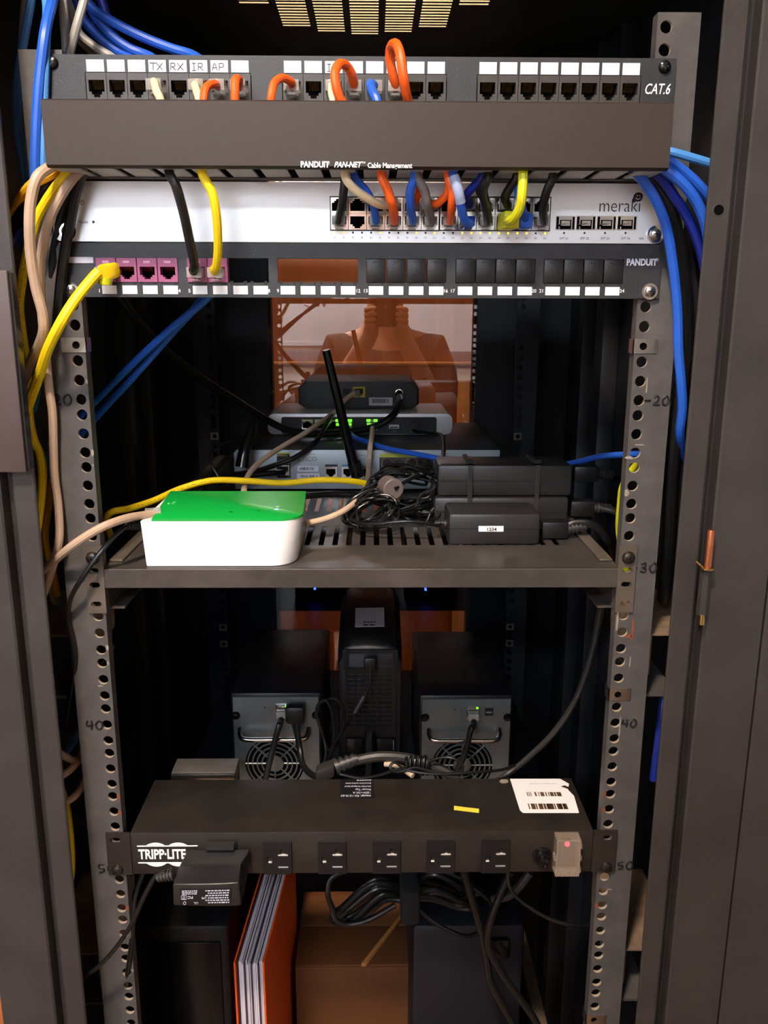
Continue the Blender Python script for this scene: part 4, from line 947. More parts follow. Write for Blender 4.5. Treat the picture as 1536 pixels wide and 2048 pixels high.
# ================================================================== the pair of storage boxes and the backup battery, on a low shelf
ZN = .918
t = thing('lower_shelf', 'dark steel shelf hidden behind the power strip, under the two storage boxes', 'shelf', (0, .38, ZN-.02)); 
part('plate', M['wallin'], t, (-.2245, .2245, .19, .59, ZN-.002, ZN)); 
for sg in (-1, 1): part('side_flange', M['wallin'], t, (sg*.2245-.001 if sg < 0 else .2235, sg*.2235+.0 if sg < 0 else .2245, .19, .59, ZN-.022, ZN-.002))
def storage(x0, x1, zt, label, usb, plugged_power):
    y0, y1 = .21, .416; t = thing('storage_box', label, 'storage box', ((x0+x1)/2, (y0+y1)/2, ZN)); w_ = x1-x0; cx = (x0+x1)/2
    part('case', mat('storage_case', (20,20,22), .36, 0, .1, 40), t, (x0, x1, y0+.002, y1, ZN+.0005, zt), bev=.003)
    fz = zt-.0905; R_ = w_*.33; fx = cx-w_*.03
    pl = mat('storage_rear_plate', (128,136,138), .34, .75, .1, 12, stretch=(6, 1, 1))
    # rear plate with ring-slot fan grille: plate pieces around a round opening
    n = 40; mb = MB(); mb.cells((0, y0-.001, 0), X_, Z_, (0, .0026, 0), [(x0+.003, x1-.003, fz-R_-.012, fz+R_+.002, fx, fz, R_, R_)], n)
    mb.box(x0+.003, x1-.003, y0-.001, y0+.0016, fz+R_+.002, zt-.004); mb.box(x0+.003, x1-.003, y0-.001, y0+.0016, ZN+.003, fz-R_-.012)
    bmesh.ops.recalc_face_normals(mb.bm, faces=mb.bm.faces); mb.build('rear_plate', pl, t)
    mb = MB()
    for q in (.92, .76, .60, .44):
        mb.tube([(fx+math.cos(a)*R_*q, y0, fz+math.sin(a)*R_*q) for a in [k*2*math.pi/36 for k in range(37)]], .0011, 6, smooth=False, cap=False)
    for k in range(8):
        a = k*math.pi/4; mb.tube([(fx+math.cos(a)*R_*.3, y0, fz+math.sin(a)*R_*.3), (fx+math.cos(a)*R_, y0, fz+math.sin(a)*R_)], .0011, 6, smooth=False)
    mb.cyl((fx, y0-.0008, fz), Y_, R_*.30, .0018, 24); mb.build('fan_grille', pl, t)
    MB().cyl((fx, y0+.0006, fz), Y_, R_*.99, .0010, 36).build('fan_recess', M['hole'], t)
    mb = MB(); zh = fz+R_+.004; xa, xb = x0+w_*.10, x1-w_*.14
    mb.tube([(xa, y0-.001, zh+.008), (xa+.001, y0-.008, zh+.003), (xa+.008, y0-.014, zh), (cx, y0-.0145, zh), (xb-.008, y0-.014, zh), (xb-.001, y0-.008, zh+.003), (xb, y0-.001, zh+.008)], .0030, 12); mb.build('handle', M['chrome'], t)
    jx, jz = cx+w_*.07, zt-.021
    jack('port', t, jx, jz, y0-.0022, .0150, .0160, .0112, .0085, M['chrome'], depth=.0008, pins=False, cav=.0003)
    mb = MB(); mb.box(jx+.0035, jx+.0062, y0-.0028, y0-.002, jz+.0055, jz+.0075); mb.build('link_led', M['greenled'], t)
    if usb: 
        part('usb_port', M['ink'], t, (jx+.014, jx+.024, y0-.0016, y0-.0009, jz-.004, jz+.006)); part('usb_tongue', M['grey'], t, (jx+.0155, jx+.0225, y0-.0020, y0-.0015, jz-.0002, jz+.0016))
    for xs in (x0+.006, x1-.006): MB().lathe([(0, .0052), (.001, .0052), (.003, .0035), (.0032, .0005)], (xs, y0-.001, zt-.027), (0, -1, 0), 18).build('thumb_screw', M['blackgl'], t)
    MB().cyl((cx-w_*.12, y0-.0011, zt-.017), (0, -1, 0), .0009, .0003, 8).build('reset_hole', M['ink'], t)
    fr = part('front_bezel', M['blackgl'], t, (x0+.004, x1-.004, y1, y1+.008, ZN+.004, zt-.004), bev=.002)
    MB().box(cx-.013, cx-.009, y1+.0081, y1+.0092, ZN+.024, ZN+.028).build('power_led', M['blueled'], fr)
    return (jx, jz)
NL = storage(-.1576, -.0511, 1.0590, 'black storage box with silver back and a loose power plug, beside the coiled cord', False, True)
NR = storage(.0652, .1753, 1.0555, 'black storage box with silver back and a free USB socket, below the hanging grey cord', True, False)
# backup battery between them
x0, x1 = -.0350, .0470; zt_ = 1.0880
t = thing('backup_battery', 'tall black backup battery with vented back, standing between the two storage boxes', 'battery backup', (.006, .36, ZN))
mb = MB()
def bring(y, zt, ins): return [V((x0+ins, y, ZN+.0005)), V((x1-ins, y, ZN+.0005)), V((x1-ins*.6, y, zt-.020)), V((x1-ins-.008, y, zt-.004)), V((x1-ins-.018, y, zt)), V((x0+ins+.018, y, zt)), V((x0+ins+.008, y, zt-.004)), V((x0+ins*.6, y, zt-.020))]
mb.loft([bring(.290, zt_-.006, .003), bring(.293, zt_-.002, .001), bring(.31, zt_+.004, 0), bring(.40, zt_+.020, 0), bring(.455, zt_+.020, 0), bring(.475, zt_+.006, .003)]); mb.build('case', M['black'], t)
px0, px1 = P(690, 1400, .289).x, P(792, 1400, .289).x; z_ = lambda py: P(740, py, .289).z
vs = []; rows = 12
for k in range(rows): vs += [lerp(z_(1450), z_(1342), k/rows), lerp(z_(1450), z_(1342), (k+.55)/rows)]
vs = [z_(1470)]+vs+[z_(1338)]
us = [px0]
for k in range(6): us += [lerp(px0+.004, px1-.004, k/6), lerp(px0+.004, px1-.004, (k+.8)/6)]
us.append(px1)
MB().grid((0, .2865, 0), X_, Z_, (0, .003, 0), us, vs, lambda i, j: not (i % 2 == 1 and j % 2 == 1)).build('vent_grille', M['black'], t, smooth=0)
mb = MB(); mb.grid((0, .2862, 0), X_, Z_, (0, .0035, 0), [px0-.002, px0+.004, px1-.004, px1+.002], [z_(1338), z_(1335), z_(1306), z_(1298)], lambda i, j: not (i == 1 and j == 1)); mb.build('handle_recess', M['black'], t, smooth=0)
for (xa, xb) in ((693, 733), (745, 790)):
    x_0, x_1, za, zb = rp(xa, 1475, xb, 1550, .288); o = part('outlet_block', M['blackgl'], t, (x_0, x_1, .2850, .2895, za, zb), bev=.001)
    flat('outlet_mark', M['grey'], o, (xb-4, 1480, xb-2, 1500), .2850)
q = [P(711, 1218, .33), P(768, 1217, .33), P(770, 1254, .31), P(710, 1256, .31)]
zs_ = lambda y: zt_+.004+(y-.31)/.09*.016
def on_top(px, py):
    lo, hi = .295, .5
    for _ in range(30):
        md = (lo+hi)/2; p_ = P(px, py, md)
        if p_.z > zs_(md): lo = md
        else: hi = md
    return P(px, py, lo)+V((0, 0, .0004))
c4 = [on_top(711, 1217), on_top(768, 1216), on_top(769, 1254), on_top(710, 1255)]
bm = MB(); vsb = [bm.bm.verts.new(c) for c in c4]; vst = [bm.bm.verts.new(c+V((0, 0, .0004))) for c in c4]
bm.bm.faces.new(vst); 
for i in range(4): bm.bm.faces.new((vsb[i], vsb[(i+1) % 4], vst[(i+1) % 4], vst[i]))
bmesh.ops.recalc_face_normals(bm.bm, faces=bm.bm.faces); sl = bm.build('paper_sticker', M['label'], t, smooth=0)
mb = MB(); ux = (c4[1]-c4[0]).normalized(); uy = (c4[0]-c4[3]).normalized()
for k in range(2): dashes(mb, c4[3]+ux*.011+uy*(.004+.007*k)+V((0, 0, .0006)), ux, uy, .016, .0028)
mb.build('print', M['ink'], sl, smooth=0)
# small grey bar-edged box behind the strip on the left
x0_, x1_ = P(342, 1545, .12).x, P(470, 1545, .12).x; zt_ = P(400, 1545, .12).z
t = thing('mounting_block', 'small dark steel block with a bright front edge, behind the power strip', 'block', ((x0_+x1_)/2, .13, zt_-.05))
part('body', M['rail'], t, (x0_, x1_, .121, .150, ZN+.0, zt_), bev=.001)
part('bright_edge', M['steel'], t, (x0_, x1_, .118, .1208, zt_-.008, zt_-.001), bev=.001)
part('leg', M['rail'], t, (x0_+.004, x0_+.008, .150, .215, ZN+.0005, ZN+.01), bev=.0005)

# ================================================================== bottom of the cabinet
ZB = .54
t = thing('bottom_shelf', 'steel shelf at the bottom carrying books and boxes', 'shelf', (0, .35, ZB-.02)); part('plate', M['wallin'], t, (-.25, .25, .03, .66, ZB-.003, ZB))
bx = PZ(1080, 2048, .58); part('side_rail', M['dust'], t, (bx.x-.006, bx.x+.010, .10, .62, ZB, .58), bev=.001)
# orange book with loose pages
t = thing('binder', 'thick folder of loose pages between orange covers, standing on edge', 'binder', (-.14, .16, ZB)); zt_ = .819
xa, xb = P(473, 1925, .06).x, P(531, 1925, .06).x
sk = .010                                                   # leans slightly
def slab(xc, wth, y0, y1, zb, ztp, name, material, par, flare=0):
    mb = MB(); mb.loft([[V((xc-wth/2, y0, zb)), V((xc+wth/2, y0, zb)), V((xc+wth/2+flare, y1, zb)), V((xc-wth/2+flare, y1, zb))], [V((xc-wth/2-sk*.2, y0, ztp)), V((xc+wth/2-sk*.2, y0, ztp)), V((xc+wth/2+flare, y1, ztp)), V((xc-wth/2+flare, y1, ztp))]])
    return mb.build(name, material, par, smooth=0)
slab(xa, .0016, .058, .270, ZB+.0005, zt_+.003, 'front_cover', M['orangecover'], t, .012)
slab(xb, .0016, .058, .270, ZB+.0005, zt_+.003, 'back_cover', M['orangecover'], t, .012)
n = 15
for k in range(n):
    x = lerp(xa+.0018, xb-.0018, (k+.5)/n); dz = random.uniform(-.004, .002)
    slab(x, (xb-xa)/n*.78, .060+random.uniform(0, .004), .262, ZB+.001, zt_+dz, 'page_section', M['paper'] if k % 4 else mat('dark_divider', (60,48,66), .6), t, .012)
# cardboard box, dark box, black box
def carton(label, x0, x1, y0, y1, z1_, material, seam=True):
    t = thing('carton', label, 'box', ((x0+x1)/2, (y0+y1)/2, ZB))
    part('body', material, t, (x0, x1, y0, y1, ZB+.0005, z1_), bev=.001)
    for a, b in ((y0+.0005, (y0+y1)/2-.0008), ((y0+y1)/2+.0008, y1-.0005)): part('flap', material, t, (x0, x1, a, b, z1_+.0001, z1_+.003), bev=.0006)
    return t
x0_, x1_ = P(600, 1935, .2).x-.006, P(815, 1935, .2).x+.004; zc_ = P(700, 1930, .2).z
ct = carton('brown cardboard box on the bottom shelf, between the orange folder and the dark case', x0_, x1_, .2, .34, zc_-.003, M['card'])
mb = MB(); qa, qb = PZ(722, 1934, zc_+.0008), PZ(800, 1836, zc_+.0008); mb.obox(qa, qb-qa, (.006, 0, 0), (0, 0, .006), bev=.001)
pk = mb.build('wooden_stick', M['woodlt'], label='pale wooden stick leaning across the cardboard box', cat='stick')
x0_, x1_ = P(823, 1960, .12).x, P(1046, 1960, .12).x
t = thing('equipment_case', 'dark navy upright equipment case on the bottom shelf, below the coiled cords', 'case', ((x0_+x1_)/2, .27, ZB))
part('body', M['navy'], t, (x0_, x1_, .12, .42, ZB+.0005, .815), bev=.008)
part('front_seam', M['ink'], t, (x0_+.01, x1_-.004, .1196, .1205, .600, .601)); part('handle', M['blackgl'], t, (x0_+.085, x0_+.112, .113, .1205, .775, .800), bev=.003)
x0_, x1_ = P(275, 1960, .14).x, P(462, 1960, .14).x
t = thing('equipment_case', 'black upright case on the bottom shelf, beside the orange folder', 'case', ((x0_+x1_)/2, .29, ZB))
part('body', M['black'], t, (x0_, x1_, .14, .44, ZB+.0005, .80), bev=.006); part('front_panel', M['blackgl'], t, (x0_+.01, x1_-.01, .137, .1405, ZB+.02, .78), bev=.002)
# ================================================================== cables
def pts3(pts): return [p if isinstance(p, Vector) else P(*p) for p in pts]
def cable(label, pts, r, material, name='network_cable', cat='cable', group=None, extra=None, sub=8, n=10):
    ps = pts3(pts)
    if not isinstance(pts[0], Vector) and pts[0][1] < 0:            # comes down from the roof
        ps = [V((ps[0].x*.94, ps[0].y+.02, CT-.0008)), V((ps[0].x*.97, ps[0].y+.012, (ps[0].z+CT)/2))]+ps
    c = MB(); c.tube(ps, r, n, sub)
    if not extra: return c.build(name, material, label=label, cat=cat, group=group)
    t = thing(name, label, cat, (ps[0].x, ps[0].y, min(p.z for p in ps)), group)
    c.build('jacket', material, t)
    for f in extra: f(t)
    return t
def plug(p, d=(0, -1, 0), up=(0, 0, 1), L=.016, ins=.004, material='clear', w=.0116, h=.0080):
    "clear modular plug at port point p, pointing out along d"
    def f(t):
        p_, d_, u_ = V(p), V(d).normalized(), V(up); x_ = d_.cross(u_).normalized(); u_ = x_.cross(d_)
        o = MB().obox(p_-d_*ins-x_*(w/2)-u_*(h/2), x_*w, u_*h, d_*(L+ins), bev=.0006).build('plug', M[material], t)
        MB().obox(p_+d_*.001-x_*.003-u_*(h/2+.0022), x_*.006, u_*.0012, d_*(L*.8)).build('latch', M[material], o)
    return f
def boot(p, q, r0, r1, material):
    def f(t): MB().cyl(p, V(q)-V(p), r0, (V(q)-V(p)).length, 12, r1).build('boot', material, t)
    return f
def blockboot(p, d, w, h, L, material, up=(0, 0, 1)):
    def f(t):
        p_, d_, u_ = V(p), V(d).normalized(), V(up); x_ = d_.cross(u_).normalized(); u_ = x_.cross(d_)
        MB().obox(p_-x_*(w/2)-u_*(h/2), x_*w, u_*h, d_*L, bev=.0018).build('boot', material, t)
    return f
def printing(pts, r, t0, t1, material='ink', size=.0016):
    ps = catmull(pts3(pts), 24)
    def f(t):
        mb = MB(); n = len(ps); k = int(n*t0); acc = 0.
        while k < int(n*t1)-1:
            p, q = ps[k], ps[k+1]; dv = q-p; acc += dv.length; k += 1
            if acc < size*.8: continue
            acc = 0.
            if random.random() < .22: continue
            d_ = dv.normalized(); c_ = (CAM-p); c_ = (c_-d_*c_.dot(d_)).normalized(); s_ = d_.cross(c_)
            o_ = p+c_*(r*.985); h_ = size*random.uniform(.6, 1.)
            if random.random() < .5: mb.obox(o_-s_*h_*.5, d_*size*.22, s_*h_, c_*.0001); 
            mb.obox(o_+s_*h_*random.uniform(-.5, .4)+d_*size*.25, d_*size*.35, s_*size*.2, c_*.0001)
        mb.build('printed_marks', M[material], t, smooth=0)
    return f
RC = .0030
# ---- patch leads of the top panel (they dive behind the duct cover)
def top_lead(i, col, label, pts, r=RC):
    p = V((PPX[i], -.0034, 1.6608)); s = V((PPX[i], -.017, 1.6608)); e = P(*pts[-1]); 
    cable(label, [V((PPX[i], -.012, 1.6608)), s]+[P(*q) for q in pts]+[e+V((0, 0, -.022))], r, M[col], 'patch_lead', 'cable', 'patch leads of the top panel', [plug(p)])
top_lead(3, 'c_cream', 'cream patch lead in the jack under the paper label TX', [(308, 164, -.025), (313, 182, -.034), (322, 206, -.036)])
top_lead(5, 'c_cream', 'cream patch lead in the jack under the paper label IR', [(390, 172, -.024), (395, 188, -.032), (399, 208, -.034)])
top_lead(6, 'c_orange', 'orange patch lead in the jack under the paper label AP', [(427, 168, -.026), (412, 176, -.036), (407, 206, -.040)])
top_lead(7, 'c_orange', 'orange patch lead rising beside the jack right of the AP jack', [(478, 160, -.028), (471, 160, -.038), (470, 182, -.042), (470, 208, -.042)], .0032)
top_lead(8, 'c_orange', 'orange patch lead arching over the first jack of the middle group', [(582, 164, -.022), (565, 156, -.030), (549, 166, -.038), (543, 190, -.042), (542, 210, -.042)])
top_lead(10, 'c_cream', 'cream patch lead half hidden behind an orange loop in the middle group', [(664, 172, -.024), (664, 188, -.032), (668, 210, -.036)])
top_lead(11, 'c_orange', 'orange patch lead in a low loop over the middle group of jacks', [(704, 150, -.024), (692, 131, -.030), (678, 129, -.038), (670, 146, -.044), (672, 172, -.046), (679, 195, -.044), (686, 212, -.042)], .0034)
top_lead(12, 'c_blue', 'short blue patch lead in the middle group of the labelled panel', [(741, 168, -.024), (746, 186, -.034), (755, 208, -.038)], .0034)
top_lead(13, 'c_orange', 'orange patch lead in a tall loop standing above the top panel', [(786, 150, -.022), (780, 118, -.026), (782, 94, -.032), (792, 88, -.042), (800, 108, -.050), (806, 150, -.052), (812, 185, -.046), (816, 212, -.040)], .0035)
# ---- leads of the switch (they rise into the duct)
Hs = (blocks[0][3]-blocks[0][2]-.0016)/2; ZBt, ZTp = blocks[0][2]+.0008+Hs/2, blocks[0][3]-.0008-Hs/2
def sw_lead(col, top, label, pts, c=None, r=RC, plugmat='clear', extra=None):
    c = c-1; p = V((SWX[c], YS, ZTp if top else ZBt)); s = p+V((0, -.014, 0)); q = [P(*a) for a in pts]
    ex = [plug(p, up=(0, 0, -1) if top else (0, 0, 1), L=.012, ins=.0030, w=.0100, h=.0072, material=plugmat)]+(extra or [])
    cable(label, [p+V((0, -.009, 0)), s]+q[::-1]+[q[0]+V((0, .006, .018))], r, M[col], 'patch_lead', 'cable', 'patch leads of the switch', ex)
sw_lead('c_black', False, 'black lead in the first lower port of the switch', [(690, 352, -.040), (687, 385, -.038), (683, 415, -.032)], 1, .0033)
sw_lead('c_cream', True, 'cream lead slanting across the blue lead to an upper port of the switch', [(690, 350, -.044), (706, 375, -.046), (738, 398, -.040), (764, 410, -.030)], 4, .0032)
sw_lead('c_blue', False, 'blue lead under the slanting cream lead of the switch', [(709, 352, -.036), (731, 380, -.034), (746, 408, -.032)], 3, .0030)
sw_lead('c_orange', False, 'orange lead with black print between the cream and the blue leads', [(763, 350, -.046), (775, 380, -.046), (785, 412, -.040)], 4, .0035)
sw_lead('c_blue', False, 'blue lead with an orange lead hidden behind it at the switch', [(828, 352, -.044), (820, 384, -.042), (821, 412, -.036)], 5, .0032)
sw_lead('c_orange', True, 'orange lead mostly hidden between the blue and the grey leads', [(838, 354, -.034), (838, 384, -.030)], 5, .0030)
sw_lead('c_dgrey', False, 'dark grey lead between the blue and the orange leads of the switch', [(834, 350, -.044), (849, 382, -.044), (855, 412, -.038)], 6, .0034)
sw_lead('c_orange', True, 'orange lead bending sideways to an upper port beside the grey lead', [(897, 352, -.040), (896, 382, -.040), (882, 402, -.036), (866, 410, -.030)], 6, .0030)
sw_lead('c_orange', False, 'orange lead straight down beside the blue lead with a clear sleeve', [(896, 350, -.046), (904, 385, -.046), (903, 418, -.038)], 7, .0032)
wp = pts3([(908, 352, -.050), (917, 385, -.051), (921, 405, -.048)])
sw_lead('c_blue', False, 'blue lead with a clear sleeve, hooking into a lower port', [(906, 348, -.049), (917, 385, -.051), (923, 418, -.044), (930, 441, -.036), (940, 447, -.028)], 8, .0034, 'c_navy', [lambda t: MB().tube(wp, .0039, 12).build('clear_sleeve', M['wrap'], t)])
sw_lead('c_navy', True, 'dark blue lead slanting left to an upper port under black leads', [(965, 350, -.040), (946, 374, -.036), (932, 392, -.030)], 8, .0032)
sw_lead('c_black', False, 'thick black lead straight down to the third lower port of the second block', [(976, 350, -.044), (966, 380, -.042), (972, 412, -.036)], 9, .0036)
sw_lead('c_black', True, 'thin black lead crossing behind the thick black lead at the switch', [(972, 350, -.038), (958, 378, -.034), (965, 396, -.028)], 9, .0026)
sw_lead('c_black', True, 'black lead slanting down beside the yellow lead of the switch', [(1034, 350, -.040), (1022, 372, -.036), (1010, 394, -.030)], 10, .0034)
sw_lead('c_blue', False, 'blue lead with a clipped blue boot behind the yellow lead', [(1040, 352, -.036), (1036, 385, -.034), (1046, 420, -.030)], 11, .0030, 'c_blue', [blockboot(V((SWX[10], YS-.004, ZBt)), (0, -1, 0), .0105, .0115, .014, M['c_blue'])])
bq = P(1010, 446, -.020)
sw_lead('c_lime', False, 'yellow lead with a square yellow-green boot at the switch', [(1046, 348, -.052), (1044, 388, -.053), (1040, 414, -.050), (1030, 434, -.044), (1020, 441, -.036)], 10, .0036, 'c_lime', [blockboot(V((SWX[9], YS-.003, ZBt)), (0.15, -1, 0), .0125, .0130, .020, M['c_lime'])])
sw_lead('c_black', False, 'black lead in the last lower port of the switch', [(1106, 350, -.042), (1093, 384, -.040), (1086, 416, -.034)], 12, .0034)
# ---- two leads passing in front of the switch to the mauve jacks
mz = (oz0+oz1)/2-.0022
def mp_lead(i, col, label, pts, r):
    p = V((MPX[i], YP-.001, mz)); q = [P(*a) for a in pts]
    cable(label, [p+V((0, -.012, 0)), p+V((0, -.016, .002))]+q[::-1]+[q[0]+V((0, .006, .018))], r, M[col], 'patch_lead', 'cable', 'leads of the mauve jacks', [plug(p, L=.015)])
mp_lead(4, 'c_black', 'black lead crossing the silver face down to a mauve jack', [(338, 342, -.048), (352, 372, -.050), (367, 425, -.044), (381, 490, -.034), (389, 530, -.026)], .0036)
mp_lead(5, 'c_yellow', 'yellow lead crossing the silver face down to a mauve jack', [(403, 342, -.048), (424, 385, -.050), (433, 430, -.046), (436, 490, -.036), (433, 530, -.026)], .0034)
# ---- big yellow lead with angled boot in jack 1
p1 = V((MPX[0], YP-.001, mz)); 
def bootbig(t):
    a = P(222, 541, -.012); mb = MB()
    mb.obox(P(190, 531, -.030), P(226, 527, -.014)-P(190, 531, -.030), P(196, 562, -.030)-P(190, 531, -.030), (.002, .012, .002), bev=.003)
    o = mb.build('boot', M['c_yellow'], t); mb = MB(); mb.cyl(P(210, 556, -.020), P(210, 568, -.020)-P(210, 556, -.020), .006, .0052, 14, .005); mb.build('boot_tab', M['c_lime'], o)
cable('thick yellow lead with a moulded boot, from the first mauve jack down past the rail', [(196, 545, -.026), (182, 560, -.030), (150, 600, -.040), (122, 645, -.045), (97, 695, -.036), (80, 745, -.022), (64, 790, -.012), (50, 830, -.004), (30, 880, .006)], .0042, M['c_yellow'], 'patch_lead', 'cable', None, [printing([(196, 545, -.026), (182, 560, -.030), (150, 600, -.040), (122, 645, -.045), (97, 695, -.036), (80, 745, -.022), (64, 790, -.012), (50, 830, -.004), (30, 880, .006)], .0042, 0.62, 0.86, 'ink'), bootbig, plug(p1, L=.012)])
# ---- bundle left of the rail
def L_(label, pts, r, col, **k): return cable(label, pts, r, M[col], group='loose cables beside the left rail', **k)
L_('light blue cable hanging outermost beside the left post, from the top', [(66, -40, .05), (62, 0, .05), (46, 90, .045), (34, 180, .04), (36, 260, .035), (48, 345, .035), (52, 420, .035), (48, 500, .04)], .0036, 'c_lblue')
L_('tan cable behind the outermost light blue cable', [(52, -40, .06), (50, 0, .06), (44, 100, .06), (47, 250, .055), (54, 330, .05), (56, 400, .05), (50, 480, .05)], .0030, 'c_tan')
L_('blue cable running down against the end of the duct cover', [(112, -40, .05), (105, 0, .02), (91, 60, -.006), (80, 150, -.010), (74, 230, -.010), (71, 330, -.008), (72, 430, .0), (78, 520, .012)], .0042, 'c_blue')
L_('second blue cable running down behind the end of the duct cover', [(90, -40, .03), (94, 20, .012), (91, 110, -.006), (88, 220, -.007), (86, 330, -.006), (88, 440, .004), (91, 540, .02), (92, 620, .02), (86, 720, .03), (66, 820, .05)], .0034, 'c_lblue')
L_('tan cable curling from the duct end and bending behind the post strip', [(130, 318, -.03), (98, 336, -.045), (74, 356, -.055), (62, 400, -.056), (59, 450, -.055), (62, 510, -.05), (72, 575, -.044), (85, 625, -.04), (87, 660, -.036), (78, 690, -.026), (62, 722, -.014), (48, 760, -.006), (28, 800, .006)], .0040, 'c_tan')
L_('grey-tan cable leaving the duct and hanging down along the left rail', [(172, 335, -.02), (150, 352, -.03), (122, 392, -.035), (97, 445, -.034), (83, 510, -.030), (81, 580, -.024), (86, 650, -.018), (92, 715, -.014), (98, 776, -.010), (105, 825, -.008), (107, 893, -.006), (109, 951, -.006), (116, 1005, -.006), (119, 1050, -.008), (118, 1080, -.010), (112, 1108, -.010), (100, 1150, -.008), (88, 1185, -.006), (68, 1235, .004)], .0036, 'c_tan')
L_('yellow cable with black print descending in a long arc beside the left post', [(160, 330, -.02), (136, 346, -.03), (112, 374, -.03), (88, 410, -.026), (71, 445, -.022), (55, 505, -.018), (44, 560, -.014), (38, 610, -.010), (43, 660, -.006), (50, 710, -.002), (54, 760, .0), (58, 830, .0), (66, 875, .0), (80, 910, .0), (85, 951, .0), (82, 1000, -.002), (75, 1050, -.006), (66, 1100, -.01)], .0037, 'c_yellow', extra=[printing([(160, 330, -.02), (136, 346, -.03), (112, 374, -.03), (88, 410, -.026), (71, 445, -.022), (55, 505, -.018), (44, 560, -.014), (38, 610, -.010), (43, 660, -.006), (50, 710, -.002), (54, 760, .0), (58, 830, .0), (66, 875, .0), (80, 910, .0), (85, 951, .0), (82, 1000, -.002), (75, 1050, -.006), (66, 1100, -.01)], .0037, 0.3, 0.55, 'ink')])
L_('amber cable sweeping from the duct end to behind the left post', [(128, 326, -.02), (104, 346, -.03), (66, 368, -.026), (40, 400, -.012), (24, 436, -.004), (6, 480, .006)], .0040, 'c_amber')
L_('thick black cable between the amber and the yellow cables', [(146, 328, -.012), (116, 348, -.018), (85, 382, -.016), (54, 412, -.01), (30, 440, -.002), (10, 470, .01)], .0056, 'c_black')
L_('black cable hanging against the switch ear, nearest the silver face', [(176, 335, -.018), (163, 350, -.022), (150, 392, -.020), (141, 440, -.016), (130, 500, -.012), (122, 560, -.010), (117, 620, -.008), (112, 690, .006), (108, 760, .02)], .0042, 'c_black')
L_('second black cable hanging behind the grey-tan cable', [(166, 335, -.010), (156, 352, -.012), (140, 388, -.008), (125, 430, -.004), (112, 490, .0), (104, 560, .004), (100, 640, .008), (96, 720, .02)], .0040, 'c_black')
L_('dusty blue cable slanting behind the tan cable to the post', [(110, 415, .02), (80, 432, .015), (45, 452, .015), (20, 492, .015)], .0045, 'c_navy')
L_('blue cable low beside the left rail, below the yellow arc', [(110, 870, .05), (94, 920, .04), (92, 962, .035), (84, 1010, .035), (78, 1060, .035), (86, 1116, .035), (104, 1162, .035), (116, 1210, .04)], .0034, 'c_lblue')
L_('dull amber cable behind the grey-tan cable, low beside the left rail', [(104, 960, .03), (96, 1018, .022), (90, 1067, .02), (95, 1106, .02), (106, 1145, .02), (114, 1190, .03)], .0032, 'c_amber')
L_('tan cable end low behind the struts at the left', [(94, 1165, .03), (104, 1185, .03), (110, 1205, .035)], .0034, 'c_tan')
L_('yellow cable low at the left post beside the power strip', [(120, 1570, .03), (132, 1610, .02), (138, 1650, .015), (142, 1700, .01), (142, 1745, .01), (134, 1790, .02)], .0036, 'c_yellow')
L_('pale tan cable looping between the left post and rail, above the yellow cable', [(172, 1490, .03), (155, 1520, .02), (128, 1512, .01), (112, 1500, .01)], .0034, 'c_tan')
L_('second pale tan cable curling low between the left post and rail', [(158, 1520, .02), (140, 1540, .015), (120, 1556, .01), (112, 1580, .01), (126, 1604, .008), (150, 1592, .01), (166, 1570, .02), (178, 1540, .03)], .0034, 'c_beige')
L_('short blue cable low behind the left rail', [(160, 1460, .05), (145, 1485, .045), (128, 1510, .045)], .0036, 'c_lblue')
# ---- fan of cables behind the top panel
def T_(label, pts, r, col): return cable(label, pts, r, M[col], group='cables behind the top panel')
T_('grey cable dropping straight behind the top panel', [(122, -40, .05), (125, 0, .05), (130, 60, .05), (134, 112, .05), (140, 170, .05)], .0036, 'c_grey')
T_('grey cable crossing the straight grey one behind the top panel', [(176, -40, .05), (168, 0, .05), (154, 50, .046), (138, 112, .046), (134, 160, .05)], .0036, 'c_grey')
T_('grey cable curving right behind the top panel', [(132, -20, .08), (142, 20, .08), (158, 66, .08), (190, 94, .08), (226, 116, .08), (260, 150, .06)], .0036, 'c_grey')
T_('second grey cable curving right behind the top panel', [(126, -20, .09), (136, 30, .09), (160, 80, .09), (196, 112, .09), (220, 150, .06)], .0034, 'c_tan')
T_('blue cable reaching furthest right behind the top panel', [(164, -30, .08), (182, 14, .08), (230, 46, .08), (290, 76, .08), (346, 98, .078), (392, 114, .072), (430, 150, .05)], .0040, 'c_blue')
T_('blue cable just below the one reaching furthest right', [(170, -20, .085), (186, 24, .085), (218, 66, .085), (258, 96, .085), (304, 116, .08), (340, 150, .05)], .0040, 'c_blue')
T_('blue cable nearest the grey cables behind the top panel', [(150, -20, .09), (164, 32, .09), (192, 68, .09), (226, 96, .09), (258, 116, .085), (290, 150, .06)], .0040, 'c_blue')
T_('navy cable steep behind the top panel', [(196, -30, .10), (206, 10, .10), (224, 60, .10), (250, 110, .10), (262, 150, .08)], .0040, 'c_navy')
T_('second navy cable steep behind the top panel', [(176, -30, .11), (184, 20, .11), (176, 70, .11), (186, 120, .11)], .0040, 'c_navy')
